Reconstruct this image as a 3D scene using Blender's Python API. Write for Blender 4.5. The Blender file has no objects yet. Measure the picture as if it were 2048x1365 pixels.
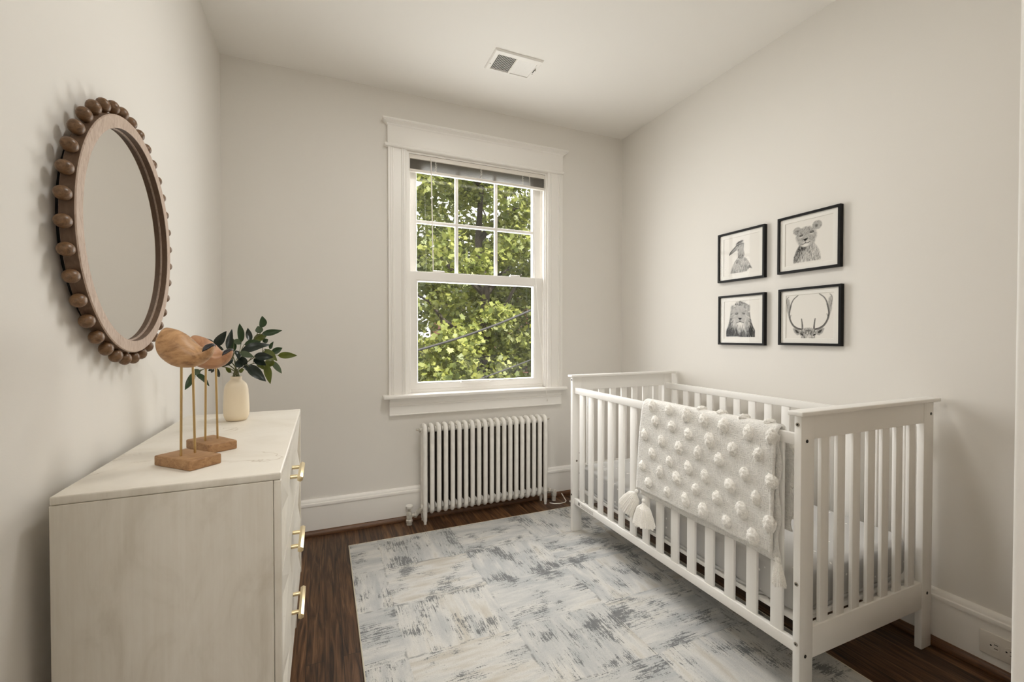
import bpy, bmesh, math, random
import numpy as np
from mathutils import Vector, Matrix, noise as mnoise

random.seed(7)
PI = math.pi
SC = bpy.context.scene
COL = SC.collection
EYE = 1.17                      # camera height
WY, RX, LX, CZ = 2.815, 2.14, -0.505, 2.687   # window wall, right wall, left wall, ceiling

# ------------------------------------------------------------------ mesh helpers
class MB:
    def __init__(self):
        self.bm = bmesh.new()

    def _take(self, tmp, mat=None):
        me = bpy.data.meshes.new('tmp')
        tmp.to_mesh(me); tmp.free()
        if mat is not None:
            me.transform(mat)
        self.bm.from_mesh(me)
        bpy.data.meshes.remove(me)
        return self

    def box(self, x0, x1, y0, y1, z0, z1, bev=0.0, seg=2, mat=None):
        t = bmesh.new()
        bmesh.ops.create_cube(t, size=1.0)
        for v in t.verts:
            v.co = Vector(((x0+x1)/2 + v.co.x*(x1-x0), (y0+y1)/2 + v.co.y*(y1-y0), (z0+z1)/2 + v.co.z*(z1-z0)))
        if bev > 0:
            bmesh.ops.bevel(t, geom=list(t.edges), offset=bev, segments=seg, affect='EDGES', profile=0.5)
        return self._take(t, mat)

    def cyl(self, p0, p1, r0, r1=None, n=20, bev=0.0):
        r1 = r0 if r1 is None else r1
        p0, p1 = Vector(p0), Vector(p1)
        L = (p1-p0).length
        t = bmesh.new()
        bmesh.ops.create_cone(t, cap_ends=True, segments=n, radius1=r0, radius2=r1, depth=L)
        if bev > 0:
            es = [e for e in t.edges if abs(e.verts[0].co.z-e.verts[1].co.z) < 1e-6]
            bmesh.ops.bevel(t, geom=es, offset=bev, segments=2, affect='EDGES', profile=0.5)
        q = Vector((0, 0, 1)).rotation_difference((p1-p0).normalized()).to_matrix().to_4x4()
        return self._take(t, Matrix.Translation((p0+p1)/2) @ q)

    def tube(self, pts, r, n=8, closed=False, sx=1.0):
        pts = [Vector(p) for p in pts]
        m = len(pts)
        rs = r if isinstance(r, (list, tuple)) else [r]*m
        rings = []
        nrm = None
        for i, p in enumerate(pts):
            a = pts[i-1] if (i > 0 or closed) else p
            b = pts[(i+1) % m] if (i < m-1 or closed) else p
            tan = (b-a).normalized()
            if nrm is None:
                up = Vector((0, 0, 1)) if abs(tan.z) < 0.9 else Vector((1, 0, 0))
                nrm = (up - tan*up.dot(tan)).normalized()
            else:
                nrm = (nrm - tan*nrm.dot(tan)).normalized()
            bi = tan.cross(nrm)
            rings.append([self.bm.verts.new(p + (nrm*math.cos(2*PI*k/n) + bi*math.sin(2*PI*k/n)*sx)*rs[i]) for k in range(n)])
        rng = range(m) if closed else range(m-1)
        for i in rng:
            A, B = rings[i], rings[(i+1) % m]
            for k in range(n):
                self.bm.faces.new((A[k], A[(k+1) % n], B[(k+1) % n], B[k]))
        if not closed:
            self.bm.faces.new(rings[0][::-1]); self.bm.faces.new(rings[-1])
        return self

    def lathe(self, prof, c, n=32, axis=None):
        rings = []
        c = Vector(c)
        for (r, z) in prof:
            if r < 1e-6:
                rings.append([self.bm.verts.new((0, 0, z))])
            else:
                rings.append([self.bm.verts.new((r*math.cos(2*PI*k/n), r*math.sin(2*PI*k/n), z)) for k in range(n)])
        new = [v for R in rings for v in R]
        for A, B in zip(rings, rings[1:]):
            for k in range(n):
                if len(A) == 1 and len(B) == 1:
                    continue
                if len(A) == 1:
                    self.bm.faces.new((A[0], B[(k+1) % n], B[k]))
                elif len(B) == 1:
                    self.bm.faces.new((A[k], A[(k+1) % n], B[0]))
                else:
                    self.bm.faces.new((A[k], A[(k+1) % n], B[(k+1) % n], B[k]))
        q = Vector((0, 0, 1)).rotation_difference(Vector(axis).normalized()) if axis else None
        for v in new:
            if q: v.co = q @ v.co
            v.co += c
        return self

    def prism(self, poly, place, a, b):
        """poly: list of 2-D points; place(u, v, t) -> 3-D; extruded from t=a to t=b."""
        A = [self.bm.verts.new(place(u, v, a)) for u, v in poly]
        B = [self.bm.verts.new(place(u, v, b)) for u, v in poly]
        n = len(poly)
        self.bm.faces.new(A[::-1]); self.bm.faces.new(B)
        for k in range(n):
            self.bm.faces.new((A[k], A[(k+1) % n], B[(k+1) % n], B[k]))
        return self

    def ball(self, c, r, u=20, v=12):
        t = bmesh.new()
        bmesh.ops.create_uvsphere(t, u_segments=u, v_segments=v, radius=1.0)
        rr = r if isinstance(r, (tuple, list)) else (r, r, r)
        return self._take(t, Matrix.Translation(c) @ Matrix.Diagonal((*rr, 1)))

    def grid(self, P):
        """P[i][j] -> point; connected quad sheet."""
        V = [[self.bm.verts.new(p) for p in row] for row in P]
        for i in range(len(V)-1):
            for j in range(len(V[0])-1):
                self.bm.faces.new((V[i][j], V[i+1][j], V[i+1][j+1], V[i][j+1]))
        return self

    def mesh(self, name, mat, ang=35):
        bmesh.ops.recalc_face_normals(self.bm, faces=list(self.bm.faces))
        me = bpy.data.meshes.new(name)
        self.bm.to_mesh(me); self.bm.free()
        if mat: me.materials.append(mat)
        me.polygons.foreach_set('use_smooth', [True]*len(me.polygons))
        try:
            me.set_sharp_from_angle(angle=math.radians(ang))
        except Exception:
            pass
        return me

    def obj(self, name, mat, parent=None, ang=35):
        return link(name, self.mesh(name, mat, ang), parent)


WORLDINV = {}

def link(name, data, parent=None, mw=None):
    o = bpy.data.objects.new(name, data)
    COL.objects.link(o)
    if mw is not None:
        o.matrix_basis = mw
    if parent is not None:
        o.parent = parent
        o.matrix_parent_inverse = Matrix.Translation(parent.location).inverted() if parent.type == 'EMPTY' else Matrix.Identity(4)
    return o

def tag(o, label=None, cat=None, group=None, kind=None):
    if label: o['label'] = label
    if cat: o['category'] = cat
    if group: o['group'] = group
    if kind: o['kind'] = kind
    return o

def thing(name, loc, label=None, cat=None, group=None, kind=None):
    o = bpy.data.objects.new(name, None)
    o.empty_display_size = 0.05
    o.location = loc
    COL.objects.link(o)
    return tag(o, label, cat, group, kind)

def struct(o):
    o['kind'] = 'structure'
    return o

# ------------------------------------------------------------------ materials
def new_mat(name):
    m = bpy.data.materials.new(name)
    m.use_nodes = True
    nt = m.node_tree
    return m, nt, nt.nodes['Principled BSDF']

def N(nt, typ, **kw):
    n = nt.nodes.new(typ)
    for k, v in kw.items():
        setattr(n, k, v)
    return n

def setin(node, **kw):
    for k, v in kw.items():
        node.inputs[k.replace('_', ' ')].default_value = v
    return node

def ramp(nt, stops, interp='LINEAR'):
    r = nt.nodes.new('ShaderNodeValToRGB')
    r.color_ramp.interpolation = interp
    e = r.color_ramp.elements
    while len(e) < len(stops): e.new(0.5)
    for el, (p, c) in zip(e, stops):
        el.position = p
        el.color = (*c, 1) if len(c) == 3 else c
    return r

def coords(nt, scale=(1, 1, 1), rot=(0, 0, 0)):
    tc = N(nt, 'ShaderNodeTexCoord')
    mp = N(nt, 'ShaderNodeMapping')
    mp.inputs['Scale'].default_value = scale
    mp.inputs['Rotation'].default_value = rot
    nt.links.new(tc.outputs['Object'], mp.inputs['Vector'])
    return mp

def paint(name, col, rough=0.5, bump=0.0, bscale=200, spec=0.5, var=0.0, vscale=3):
    m, nt, b = new_mat(name)
    b.inputs['Base Color'].default_value = (*col, 1)
    b.inputs['Roughness'].default_value = rough
    b.inputs['Specular IOR Level'].default_value = spec
    mp = coords(nt)
    if var > 0:
        n = setin(N(nt, 'ShaderNodeTexNoise'), Scale=vscale, Detail=4.0)
        nt.links.new(mp.outputs[0], n.inputs['Vector'])
        r = ramp(nt, [(0.3, tuple(c*(1-var) for c in col)), (0.7, tuple(min(1, c*(1+var*0.5)) for c in col))])
        nt.links.new(n.outputs['Fac'], r.inputs['Fac'])
        nt.links.new(r.outputs['Color'], b.inputs['Base Color'])
    if bump > 0:
        n = setin(N(nt, 'ShaderNodeTexNoise'), Scale=bscale, Detail=2.0)
        nt.links.new(mp.outputs[0], n.inputs['Vector'])
        bp = setin(N(nt, 'ShaderNodeBump'), Strength=bump, Distance=0.002)
        nt.links.new(n.outputs['Fac'], bp.inputs['Height'])
        nt.links.new(bp.outputs[0], b.inputs['Normal'])
    return m

def wood(name, cols, scale=(6, 60, 60), rough=0.55, dist=1.5, bump=0.15):
    m, nt, b = new_mat(name)
    mp = coords(nt, scale)
    n = setin(N(nt, 'ShaderNodeTexNoise'), Scale=1.0, Detail=6.0, Roughness=0.62, Distortion=dist)
    nt.links.new(mp.outputs[0], n.inputs['Vector'])
    r = ramp(nt, [(0.28, cols[0]), (0.5, cols[1]), (0.74, cols[2])])
    nt.links.new(n.outputs['Fac'], r.inputs['Fac'])
    nt.links.new(r.outputs['Color'], b.inputs['Base Color'])
    b.inputs['Roughness'].default_value = rough
    bp = setin(N(nt, 'ShaderNodeBump'), Strength=bump, Distance=0.001)
    nt.links.new(n.outputs['Fac'], bp.inputs['Height'])
    nt.links.new(bp.outputs[0], b.inputs['Normal'])
    return m

def metal(name, col, rough=0.3):
    m, nt, b = new_mat(name)
    b.inputs['Base Color'].default_value = (*col, 1)
    b.inputs['Metallic'].default_value = 1.0
    b.inputs['Roughness'].default_value = rough
    return m

def clear_glass(name, tint=1.0, f0=0.035, f90=0.96):
    m = bpy.data.materials.new(name)
    m.use_nodes = True
    nt = m.node_tree
    nt.nodes.clear()
    out = N(nt, 'ShaderNodeOutputMaterial')
    mx = N(nt, 'ShaderNodeMixShader')
    tr = N(nt, 'ShaderNodeBsdfTransparent'); tr.inputs['Color'].default_value = (tint, tint, tint, 1)
    gl = N(nt, 'ShaderNodeBsdfGlossy'); gl.inputs['Roughness'].default_value = 0.0
    lw = setin(N(nt, 'ShaderNodeLayerWeight'), Blend=0.5)
    pw = N(nt, 'ShaderNodeMath', operation='POWER'); pw.inputs[1].default_value = 5.0
    ma = N(nt, 'ShaderNodeMath', operation='MULTIPLY_ADD'); ma.inputs[1].default_value = f90; ma.inputs[2].default_value = f0
    nt.links.new(lw.outputs['Facing'], pw.inputs[0]); nt.links.new(pw.outputs[0], ma.inputs[0])
    nt.links.new(ma.outputs[0], mx.inputs['Fac'])
    nt.links.new(tr.outputs[0], mx.inputs[1])
    nt.links.new(gl.outputs[0], mx.inputs[2])
    nt.links.new(mx.outputs[0], out.inputs['Surface'])
    return m

WALLP = paint('wall paint', (0.775, 0.752, 0.712), 0.75, 0.05, 350, 0.25)
CEILP = paint('ceiling paint', (0.865, 0.845, 0.81), 0.8, 0.04, 300, 0.2)
TRIM = paint('trim paint', (0.875, 0.855, 0.82), 0.35, 0.05, 60, 0.4)
CRIBW = paint('crib white paint', (0.89, 0.875, 0.845), 0.38, 0.03, 90, 0.4)
RADW = paint('radiator paint', (0.86, 0.84, 0.795), 0.35, 0.25, 70, 0.5, 0.08, 22)
CHIP = paint('chipped radiator paint', (0.55, 0.52, 0.46), 0.4, 0.5, 60, 0.5, 0.45, 45)
BLACK = paint('black frame paint', (0.005, 0.0045, 0.004), 0.5, 0.05, 100, 0.2)
MATB = paint('mat board', (0.82, 0.80, 0.75), 0.8)
DARK = paint('dark void', (0.004, 0.003, 0.003), 0.9)
BOLTM = metal('bolt metal', (0.42, 0.38, 0.32), 0.35)
BOLTD = paint('bolt socket', (0.01, 0.008, 0.006), 0.5)
BRASS = metal('brushed brass', (0.80, 0.67, 0.42), 0.34)
BRASSD = metal('aged brass rod', (0.55, 0.38, 0.17), 0.35)
CREAM = paint('cream ceramic', (0.78, 0.675, 0.51), 0.45, 0.08, 250, 0.3)
PLASTIC = paint('white plastic', (0.78, 0.74, 0.68), 0.3)
SASHW = paint('window vinyl', (0.87, 0.85, 0.815), 0.3)
SLATG = paint('grey blind slat', (0.34, 0.31, 0.265), 0.35, 0, 1, 0.5)  # aluminium grey with backlit shade mixed into the colour
CORDW = paint('white cord', (0.82, 0.80, 0.75), 0.6)
GLASS = clear_glass('window glass', 0.94)
PICGLASS = clear_glass('picture glass', 1.0, 0.007, 0.6)
MIRROR = metal('mirror silver', (0.90, 0.89, 0.87), 0.0)
BEADW = wood('bead wood', [(0.085, 0.042, 0.018), (0.165, 0.088, 0.040), (0.26, 0.145, 0.072)], (60, 60, 150), 0.35)
RINGW = wood('pale ring wood', [(0.33, 0.235, 0.175), (0.50, 0.385, 0.305), (0.60, 0.49, 0.41)], (60, 120, 22), 0.6, 2.2)
RINGD = wood('ring side wood', [(0.10, 0.058, 0.034), (0.14, 0.083, 0.05), (0.18, 0.112, 0.07)], (60, 60, 12), 0.6)
BIRDW = wood('carved bird wood', [(0.20, 0.095, 0.038), (0.44, 0.245, 0.11), (0.58, 0.36, 0.185)], (16, 16, 26), 0.45, 2.5, 0.05)
BIRDR = wood('reddish carved wood', [(0.26, 0.115, 0.055), (0.42, 0.21, 0.105), (0.54, 0.31, 0.17)], (14, 14, 24), 0.45, 2.5, 0.05)
BASEW = wood('plinth wood', [(0.21, 0.105, 0.042), (0.33, 0.18, 0.08), (0.42, 0.25, 0.12)], (22, 70, 90), 0.6)
SHOEW = wood('shoe moulding wood', [(0.05, 0.02, 0.008), (0.12, 0.052, 0.02), (0.19, 0.09, 0.038)], (9, 9, 120), 0.4)
BARK = wood('bark', [(0.02, 0.016, 0.012), (0.045, 0.036, 0.028), (0.075, 0.062, 0.05)], (8, 8, 2), 0.9)
BRONZ = paint('dark beak paint', (0.012, 0.010, 0.012), 0.4)

def dresser_mat():
    m, nt, b = new_mat('whitewashed wood')
    mp = coords(nt, (5, 5, 1.6))
    n = setin(N(nt, 'ShaderNodeTexNoise'), Scale=2.6, Detail=6.0, Roughness=0.6, Distortion=0.9)
    nt.links.new(mp.outputs[0], n.inputs['Vector'])
    r = ramp(nt, [(0.25, (0.55, 0.505, 0.425)), (0.48, (0.66, 0.62, 0.545)), (0.75, (0.71, 0.675, 0.605))])
    nt.links.new(n.outputs['Fac'], r.inputs['Fac'])
    mp2 = coords(nt, (90, 90, 3))
    g = setin(N(nt, 'ShaderNodeTexNoise'), Scale=1.0, Detail=4.0, Roughness=0.7)
    nt.links.new(mp2.outputs[0], g.inputs['Vector'])
    r2 = ramp(nt, [(0.3, (0.955, 0.945, 0.93)), (0.6, (1, 1, 1))])
    nt.links.new(g.outputs['Fac'], r2.inputs['Fac'])
    mx = N(nt, 'ShaderNodeMix', data_type='RGBA', blend_type='MULTIPLY')
    mx.inputs['Factor'].default_value = 1.0
    nt.links.new(r.outputs['Color'], mx.inputs['A'])
    nt.links.new(r2.outputs['Color'], mx.inputs['B'])
    nt.links.new(mx.outputs['Result'], b.inputs['Base Color'])
    b.inputs['Roughness'].default_value = 0.5
    return m
WASH = dresser_mat()  # sides toned darker than top and drawers, shade included in the colour

def top_mat():
    m, nt, b = new_mat('whitewashed dresser top')
    mp = coords(nt, (2, 2, 2))
    n = setin(N(nt, 'ShaderNodeTexNoise'), Scale=2.2, Detail=6.0, Roughness=0.6, Distortion=1.2)
    nt.links.new(mp.outputs[0], n.inputs['Vector'])
    r = ramp(nt, [(0.3, (0.72, 0.675, 0.59)), (0.5, (0.78, 0.74, 0.665)), (0.7, (0.80, 0.765, 0.695))])
    nt.links.new(n.outputs['Fac'], r.inputs['Fac'])
    # fine grey cracks
    v = setin(N(nt, 'ShaderNodeTexNoise'), Scale=1.6, Detail=5.0, Roughness=0.55, Distortion=0.8)
    nt.links.new(mp.outputs[0], v.inputs['Vector'])
    cr = ramp(nt, [(0.494, (1, 1, 1)), (0.5, (0.72, 0.68, 0.62)), (0.506, (1, 1, 1))])
    nt.links.new(v.outputs['Fac'], cr.inputs['Fac'])
    gate = setin(N(nt, 'ShaderNodeTexNoise'), Scale=3.2, Detail=1.0)
    nt.links.new(mp.outputs[0], gate.inputs['Vector'])
    gr = ramp(nt, [(0.55, (0, 0, 0)), (0.62, (1, 1, 1))])
    nt.links.new(gate.outputs['Fac'], gr.inputs['Fac'])
    mx = N(nt, 'ShaderNodeMix', data_type='RGBA', blend_type='MULTIPLY')
    nt.links.new(gr.outputs['Color'], mx.inputs['Factor'])
    nt.links.new(r.outputs['Color'], mx.inputs['A'])
    nt.links.new(cr.outputs['Color'], mx.inputs['B'])
    nt.links.new(mx.outputs['Result'], b.inputs['Base Color'])
    b.inputs['Roughness'].default_value = 0.42
    return m
WASHTOP = top_mat()

def floor_mat():
    m, nt, b = new_mat('dark plank floor')
    tc = N(nt, 'ShaderNodeTexCoord')
    sep = N(nt, 'ShaderNodeSeparateXYZ')
    nt.links.new(tc.outputs['Object'], sep.inputs[0])
    sw = N(nt, 'ShaderNodeCombineXYZ')
    nt.links.new(sep.outputs['Y'], sw.inputs['X']); nt.links.new(sep.outputs['X'], sw.inputs['Y'])
    br = N(nt, 'ShaderNodeTexBrick')
    br.offset = 0.37; br.squash = 1.0
    setin(br, Scale=1.0, Mortar_Size=0.0012, Mortar_Smooth=0.3, Bias=0.0, Brick_Width=1.7, Row_Height=0.062)
    br.inputs['Color1'].default_value = (0.0, 0.0, 0.0, 1)
    br.inputs['Color2'].default_value = (1, 1, 1, 1)
    br.inputs['Mortar'].default_value = (0.5, 0.5, 0.5, 1)
    nt.links.new(sw.outputs[0], br.inputs['Vector'])
    # grain follows the plank; each plank is offset by its own shade
    mul = N(nt, 'ShaderNodeVectorMath', operation='MULTIPLY'); mul.inputs[1].default_value = (55, 3.2, 1)
    nt.links.new(tc.outputs['Object'], mul.inputs[0])
    off = N(nt, 'ShaderNodeVectorMath', operation='MULTIPLY'); off.inputs[1].default_value = (7, 31, 0)
    nt.links.new(br.outputs['Color'], off.inputs[0])
    add = N(nt, 'ShaderNodeVectorMath', operation='ADD')
    nt.links.new(mul.outputs[0], add.inputs[0]); nt.links.new(off.outputs[0], add.inputs[1])
    n = setin(N(nt, 'ShaderNodeTexNoise'), Scale=1.0, Detail=5.0, Roughness=0.6, Distortion=1.3)
    nt.links.new(add.outputs[0], n.inputs['Vector'])
    r = ramp(nt, [(0.32, (0.012, 0.005, 0.0020)), (0.46, (0.062, 0.027, 0.0105)), (0.58, (0.125, 0.062, 0.027)), (0.75, (0.23, 0.125, 0.06))])
    nt.links.new(n.outputs['Fac'], r.inputs['Fac'])
    tone = ramp(nt, [(0.0, (0.70, 0.68, 0.66)), (1.0, (1.15, 1.1, 1.05))])
    nt.links.new(br.outputs['Color'], tone.inputs['Fac'])
    mx = N(nt, 'ShaderNodeMix', data_type='RGBA', blend_type='MULTIPLY'); mx.inputs['Factor'].default_value = 1
    nt.links.new(r.outputs['Color'], mx.inputs['A']); nt.links.new(tone.outputs['Color'], mx.inputs['B'])
    gap = N(nt, 'ShaderNodeMix', data_type='RGBA')
    nt.links.new(br.outputs['Fac'], gap.inputs['Factor'])
    nt.links.new(mx.outputs['Result'], gap.inputs['A'])
    gap.inputs['B'].default_value = (0.006, 0.003, 0.0015, 1)
    nt.links.new(gap.outputs['Result'], b.inputs['Base Color'])
    b.inputs['Roughness'].default_value = 0.36
    b.inputs['Specular IOR Level'].default_value = 0.35
    bp = setin(N(nt, 'ShaderNodeBump'), Strength=0.12, Distance=0.001)
    nt.links.new(n.outputs['Fac'], bp.inputs['Height'])
    nt.links.new(bp.outputs[0], b.inputs['Normal'])
    return m
FLOORM = floor_mat()

def rug_mat():
    m, nt, b = new_mat('distressed patchwork rug')
    L = nt.links.new
    tc = N(nt, 'ShaderNodeTexCoord')
    P = tc.outputs['Object']
    def vm(op, a, bvec=None, bsock=None):
        n = N(nt, 'ShaderNodeVectorMath', operation=op)
        L(a, n.inputs[0])
        if bvec is not None: n.inputs[1].default_value = bvec
        if bsock is not None: L(bsock, n.inputs[1])
        return n.outputs[0]
    def mt(op, a, bb=None, clamp=False):
        n = N(nt, 'ShaderNodeMath', operation=op); n.use_clamp = clamp
        for k, x in enumerate((a, bb)):
            if x is None: continue
            if isinstance(x, (int, float)): n.inputs[k].default_value = x
            else: L(x, n.inputs[k])
        return n.outputs[0]
    def noise(vec, scale, det=4.0, rough=0.6, dist=0.0):
        n = setin(N(nt, 'ShaderNodeTexNoise'), Scale=scale, Detail=det, Roughness=rough, Distortion=dist)
        L(vec, n.inputs['Vector'])
        return n.outputs['Fac']
    def mixv(f, a, bb):
        n = N(nt, 'ShaderNodeMix', data_type='VECTOR')
        L(f, n.inputs[0]); L(a, n.inputs[4]); L(bb, n.inputs[5])
        return n.outputs[1]
    def mixc(f, a, bb, mode='MIX'):
        n = N(nt, 'ShaderNodeMix', data_type='RGBA', blend_type=mode)
        if isinstance(f, (int, float)): n.inputs['Factor'].default_value = f
        else: L(f, n.inputs['Factor'])
        for key, x in (('A', a), ('B', bb)):
            if isinstance(x, tuple): n.inputs[key].default_value = (*x, 1)
            else: L(x, n.inputs[key])
        return n.outputs['Result']
    def step(v, lo, hi):
        n = N(nt, 'ShaderNodeMapRange'); n.interpolation_type = 'SMOOTHSTEP'
        L(v, n.inputs['Value']); n.inputs['From Min'].default_value = lo; n.inputs['From Max'].default_value = hi
        return n.outputs['Result']
    # wobble the cells a little so that the blocks look hand-brushed
    wob = N(nt, 'ShaderNodeTexNoise'); setin(wob, Scale=7.0, Detail=3.0)
    L(P, wob.inputs['Vector'])
    w1 = vm('SUBTRACT', wob.outputs['Color'], (0.5, 0.5, 0.5))
    w2 = vm('MULTIPLY', w1, (0.035, 0.035, 0.0))
    Q = vm('ADD', P, bsock=w2)
    cell = vm('MULTIPLY', Q, (1/0.42, 1/0.33, 0.0))
    cell = vm('ADD', cell, (0.35, 0.2, 0.0))
    fl = vm('FLOOR', cell)
    fr = vm('FRACTION', cell)
    sp = N(nt, 'ShaderNodeSeparateXYZ'); L(fl, sp.inputs[0])
    par = mt('MODULO', mt('ABSOLUTE', mt('ADD', sp.outputs['X'], sp.outputs['Y'])), 2.0)
    wn = N(nt, 'ShaderNodeTexWhiteNoise'); L(fl, wn.inputs['Vector'])
    rnd = wn.outputs['Value']
    va = vm('MULTIPLY', P, (165, 12, 1)); vb = vm('MULTIPLY', P, (12, 165, 1))
    sv = mixv(par, va, vb)
    sv = vm('ADD', sv, bsock=vm('MULTIPLY', wn.outputs['Color'], (40, 40, 0)))
    stroke = noise(sv, 1.0, 6.0, 0.68, 0.5)
    blotch = noise(P, 6.5, 3.0, 0.6)
    speck = noise(P, 230, 2.0, 0.7)
    # base tone
    la = vm('MULTIPLY', P, (16, 3, 1)); lb = vm('MULTIPLY', P, (3, 16, 1))
    lowv = vm('ADD', mixv(par, la, lb), bsock=vm('MULTIPLY', wn.outputs['Color'], (25, 25, 0)))
    low = noise(lowv, 1.0, 4.0, 0.55)
    big = noise(P, 1.6, 2.0, 0.5)
    tone = mt('ADD', mt('ADD', mt('MULTIPLY', low, 0.62), mt('MULTIPLY', rnd, 0.10)), mt('MULTIPLY', big, 0.34))
    cr = ramp(nt, [(0.32, (0.45, 0.405, 0.335)), (0.42, (0.54, 0.51, 0.455)), (0.50, (0.63, 0.62, 0.59)), (0.57, (0.53, 0.532, 0.522)), (0.64, (0.445, 0.458, 0.46)), (0.72, (0.58, 0.575, 0.555))])
    L(tone, cr.inputs['Fac'])
    # beige away from the middle
    col = cr.outputs['Color']
    # dark broken strokes, gathered in patches
    gate = mt('ADD', mt('MULTIPLY', stroke, 0.85), mt('MULTIPLY', mt('SUBTRACT', blotch, 0.5), 1.0))
    gate = mt('ADD', gate, mt('MULTIPLY', mt('SUBTRACT', rnd, 0.5), 0.06))
    gate = mt('ADD', gate, mt('MULTIPLY', mt('SUBTRACT', speck, 0.5), 0.42))
    gate = mt('ADD', gate, 0.115)
    dark = step(gate, 0.63, 0.685)
    dcol = mixc(blotch, (0.045, 0.05, 0.06), (0.13, 0.135, 0.14))
    mid = step(gate, 0.54, 0.66)
    col = mixc(mt('MULTIPLY', mid, 0.45), col, (0.42, 0.43, 0.42))
    col = mixc(mt('MULTIPLY', dark, 0.80), col, dcol)
    # broken dark seam between blocks
    sf = N(nt, 'ShaderNodeSeparateXYZ'); L(fr, sf.inputs[0])
    ex = mt('MINIMUM', sf.outputs['X'], mt('SUBTRACT', 1.0, sf.outputs['X']))
    ey = mt('MINIMUM', sf.outputs['Y'], mt('SUBTRACT', 1.0, sf.outputs['Y']))
    e = mt('MINIMUM', ex, ey)
    seam = mt('SUBTRACT', 1.0, step(e, 0.0, 0.022))
    brk = step(noise(P, 14.0, 4.0, 0.7), 0.50, 0.60)
    col = mixc(mt('MULTIPLY', mt('MULTIPLY', seam, brk), 0.6), col, (0.13, 0.13, 0.13))
    # pile speckle
    fine = noise(P, 420, 2.0, 0.6)
    fr2 = ramp(nt, [(0.3, (0.86, 0.86, 0.86)), (0.7, (1.05, 1.05, 1.05))])
    L(fine, fr2.inputs['Fac'])
    col = mixc(1.0, col, fr2.outputs['Color'], 'MULTIPLY')
    L(col, b.inputs['Base Color'])
    b.inputs['Roughness'].default_value = 0.92
    b.inputs['Specular IOR Level'].default_value = 0.1
    b.inputs['Sheen Weight'].default_value = 0.15
    bp = setin(N(nt, 'ShaderNodeBump'), Strength=0.5, Distance=0.003)
    L(mt('ADD', mt('MULTIPLY', fine, 0.6), mt('MULTIPLY', gate, -0.6)), bp.inputs['Height'])
    L(bp.outputs[0], b.inputs['Normal'])
    return m
RUGM = rug_mat()

def weave_mat(name, col, s=230, strength=0.8):
    m, nt, b = new_mat(name)
    L = nt.links.new
    mp = coords(nt)
    n1 = setin(N(nt, 'ShaderNodeTexNoise'), Scale=1.0, Detail=3.0)
    m1 = coords(nt, (s, s*1.9, s*0.35)); L(m1.outputs[0], n1.inputs['Vector'])
    n2 = setin(N(nt, 'ShaderNodeTexNoise'), Scale=1.0, Detail=3.0)
    m2 = coords(nt, (s, s*0.35, s*1.9)); L(m2.outputs[0], n2.inputs['Vector'])
    mxm = N(nt, 'ShaderNodeMath', operation='MAXIMUM')
    L(n1.outputs['Fac'], mxm.inputs[0]); L(n2.outputs['Fac'], mxm.inputs[1])
    r = ramp(nt, [(0.42, tuple(c*0.86 for c in col)), (0.58, col)])
    L(mxm.outputs[0], r.inputs['Fac']); L(r.outputs['Color'], b.inputs['Base Color'])
    bp = setin(N(nt, 'ShaderNodeBump'), Strength=strength, Distance=0.006)
    L(mxm.outputs[0], bp.inputs['Height']); L(bp.outputs[0], b.inputs['Normal'])
    b.inputs['Roughness'].default_value = 0.95
    b.inputs['Specular IOR Level'].default_value = 0.1
    return m
WEAVE = weave_mat('gauzy cotton weave', (0.90, 0.885, 0.85), 170, 1.0)
FLUFF = paint('tufted cotton', (0.91, 0.89, 0.845), 0.95, 1.0, 260, 0.05, 0.10, 300)

def sheet_mat():
    m, nt, b = new_mat('grey sheet with moons and stars')
    L = nt.links.new
    tc = N(nt, 'ShaderNodeTexCoord')
    b.inputs['Roughness'].default_value = 0.85
    b.inputs['Specular IOR Level'].default_value = 0.15
    def dots(scale, lo, hi):
        v = setin(N(nt, 'ShaderNodeTexVoronoi'), Scale=scale, Randomness=1.0)
        L(tc.outputs['Object'], v.inputs['Vector'])
        mr = N(nt, 'ShaderNodeMapRange'); mr.inputs['From Min'].default_value = hi; mr.inputs['From Max'].default_value = lo
        L(v.outputs['Distance'], mr.inputs['Value'])
        return mr.outputs['Result'], v
    d1, v1 = dots(26, 0.09, 0.13)
    d2, v2 = dots(12, 0.095, 0.12)
    # crescent: second disc minus a shifted one
    sh = N(nt, 'ShaderNodeVectorMath', operation='ADD'); sh.inputs[1].default_value = (0.0, 0.0035, 0.002)
    L(tc.outputs['Object'], sh.inputs[0])
    v3 = setin(N(nt, 'ShaderNodeTexVoronoi'), Scale=12, Randomness=1.0)
    L(sh.outputs[0], v3.inputs['Vector'])
    mr = N(nt, 'ShaderNodeMapRange'); mr.inputs['From Min'].default_value = 0.085; mr.inputs['From Max'].default_value = 0.11
    L(v3.outputs['Distance'], mr.inputs['Value'])
    moon = N(nt, 'ShaderNodeMath', operation='MULTIPLY'); L(d2, moon.inputs[0]); L(mr.outputs['Result'], moon.inputs[1])
    tot = N(nt, 'ShaderNodeMath', operation='MAXIMUM'); L(d1, tot.inputs[0]); L(moon.outputs[0], tot.inputs[1])
    mx = N(nt, 'ShaderNodeMix', data_type='RGBA')
    mx.inputs['A'].default_value = (0.53, 0.525, 0.515, 1)
    mx.inputs['B'].default_value = (0.90, 0.89, 0.86, 1)
    L(tot.outputs[0], mx.inputs['Factor'])
    L(mx.outputs['Result'], b.inputs['Base Color'])
    return m
SHEET = sheet_mat()

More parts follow.
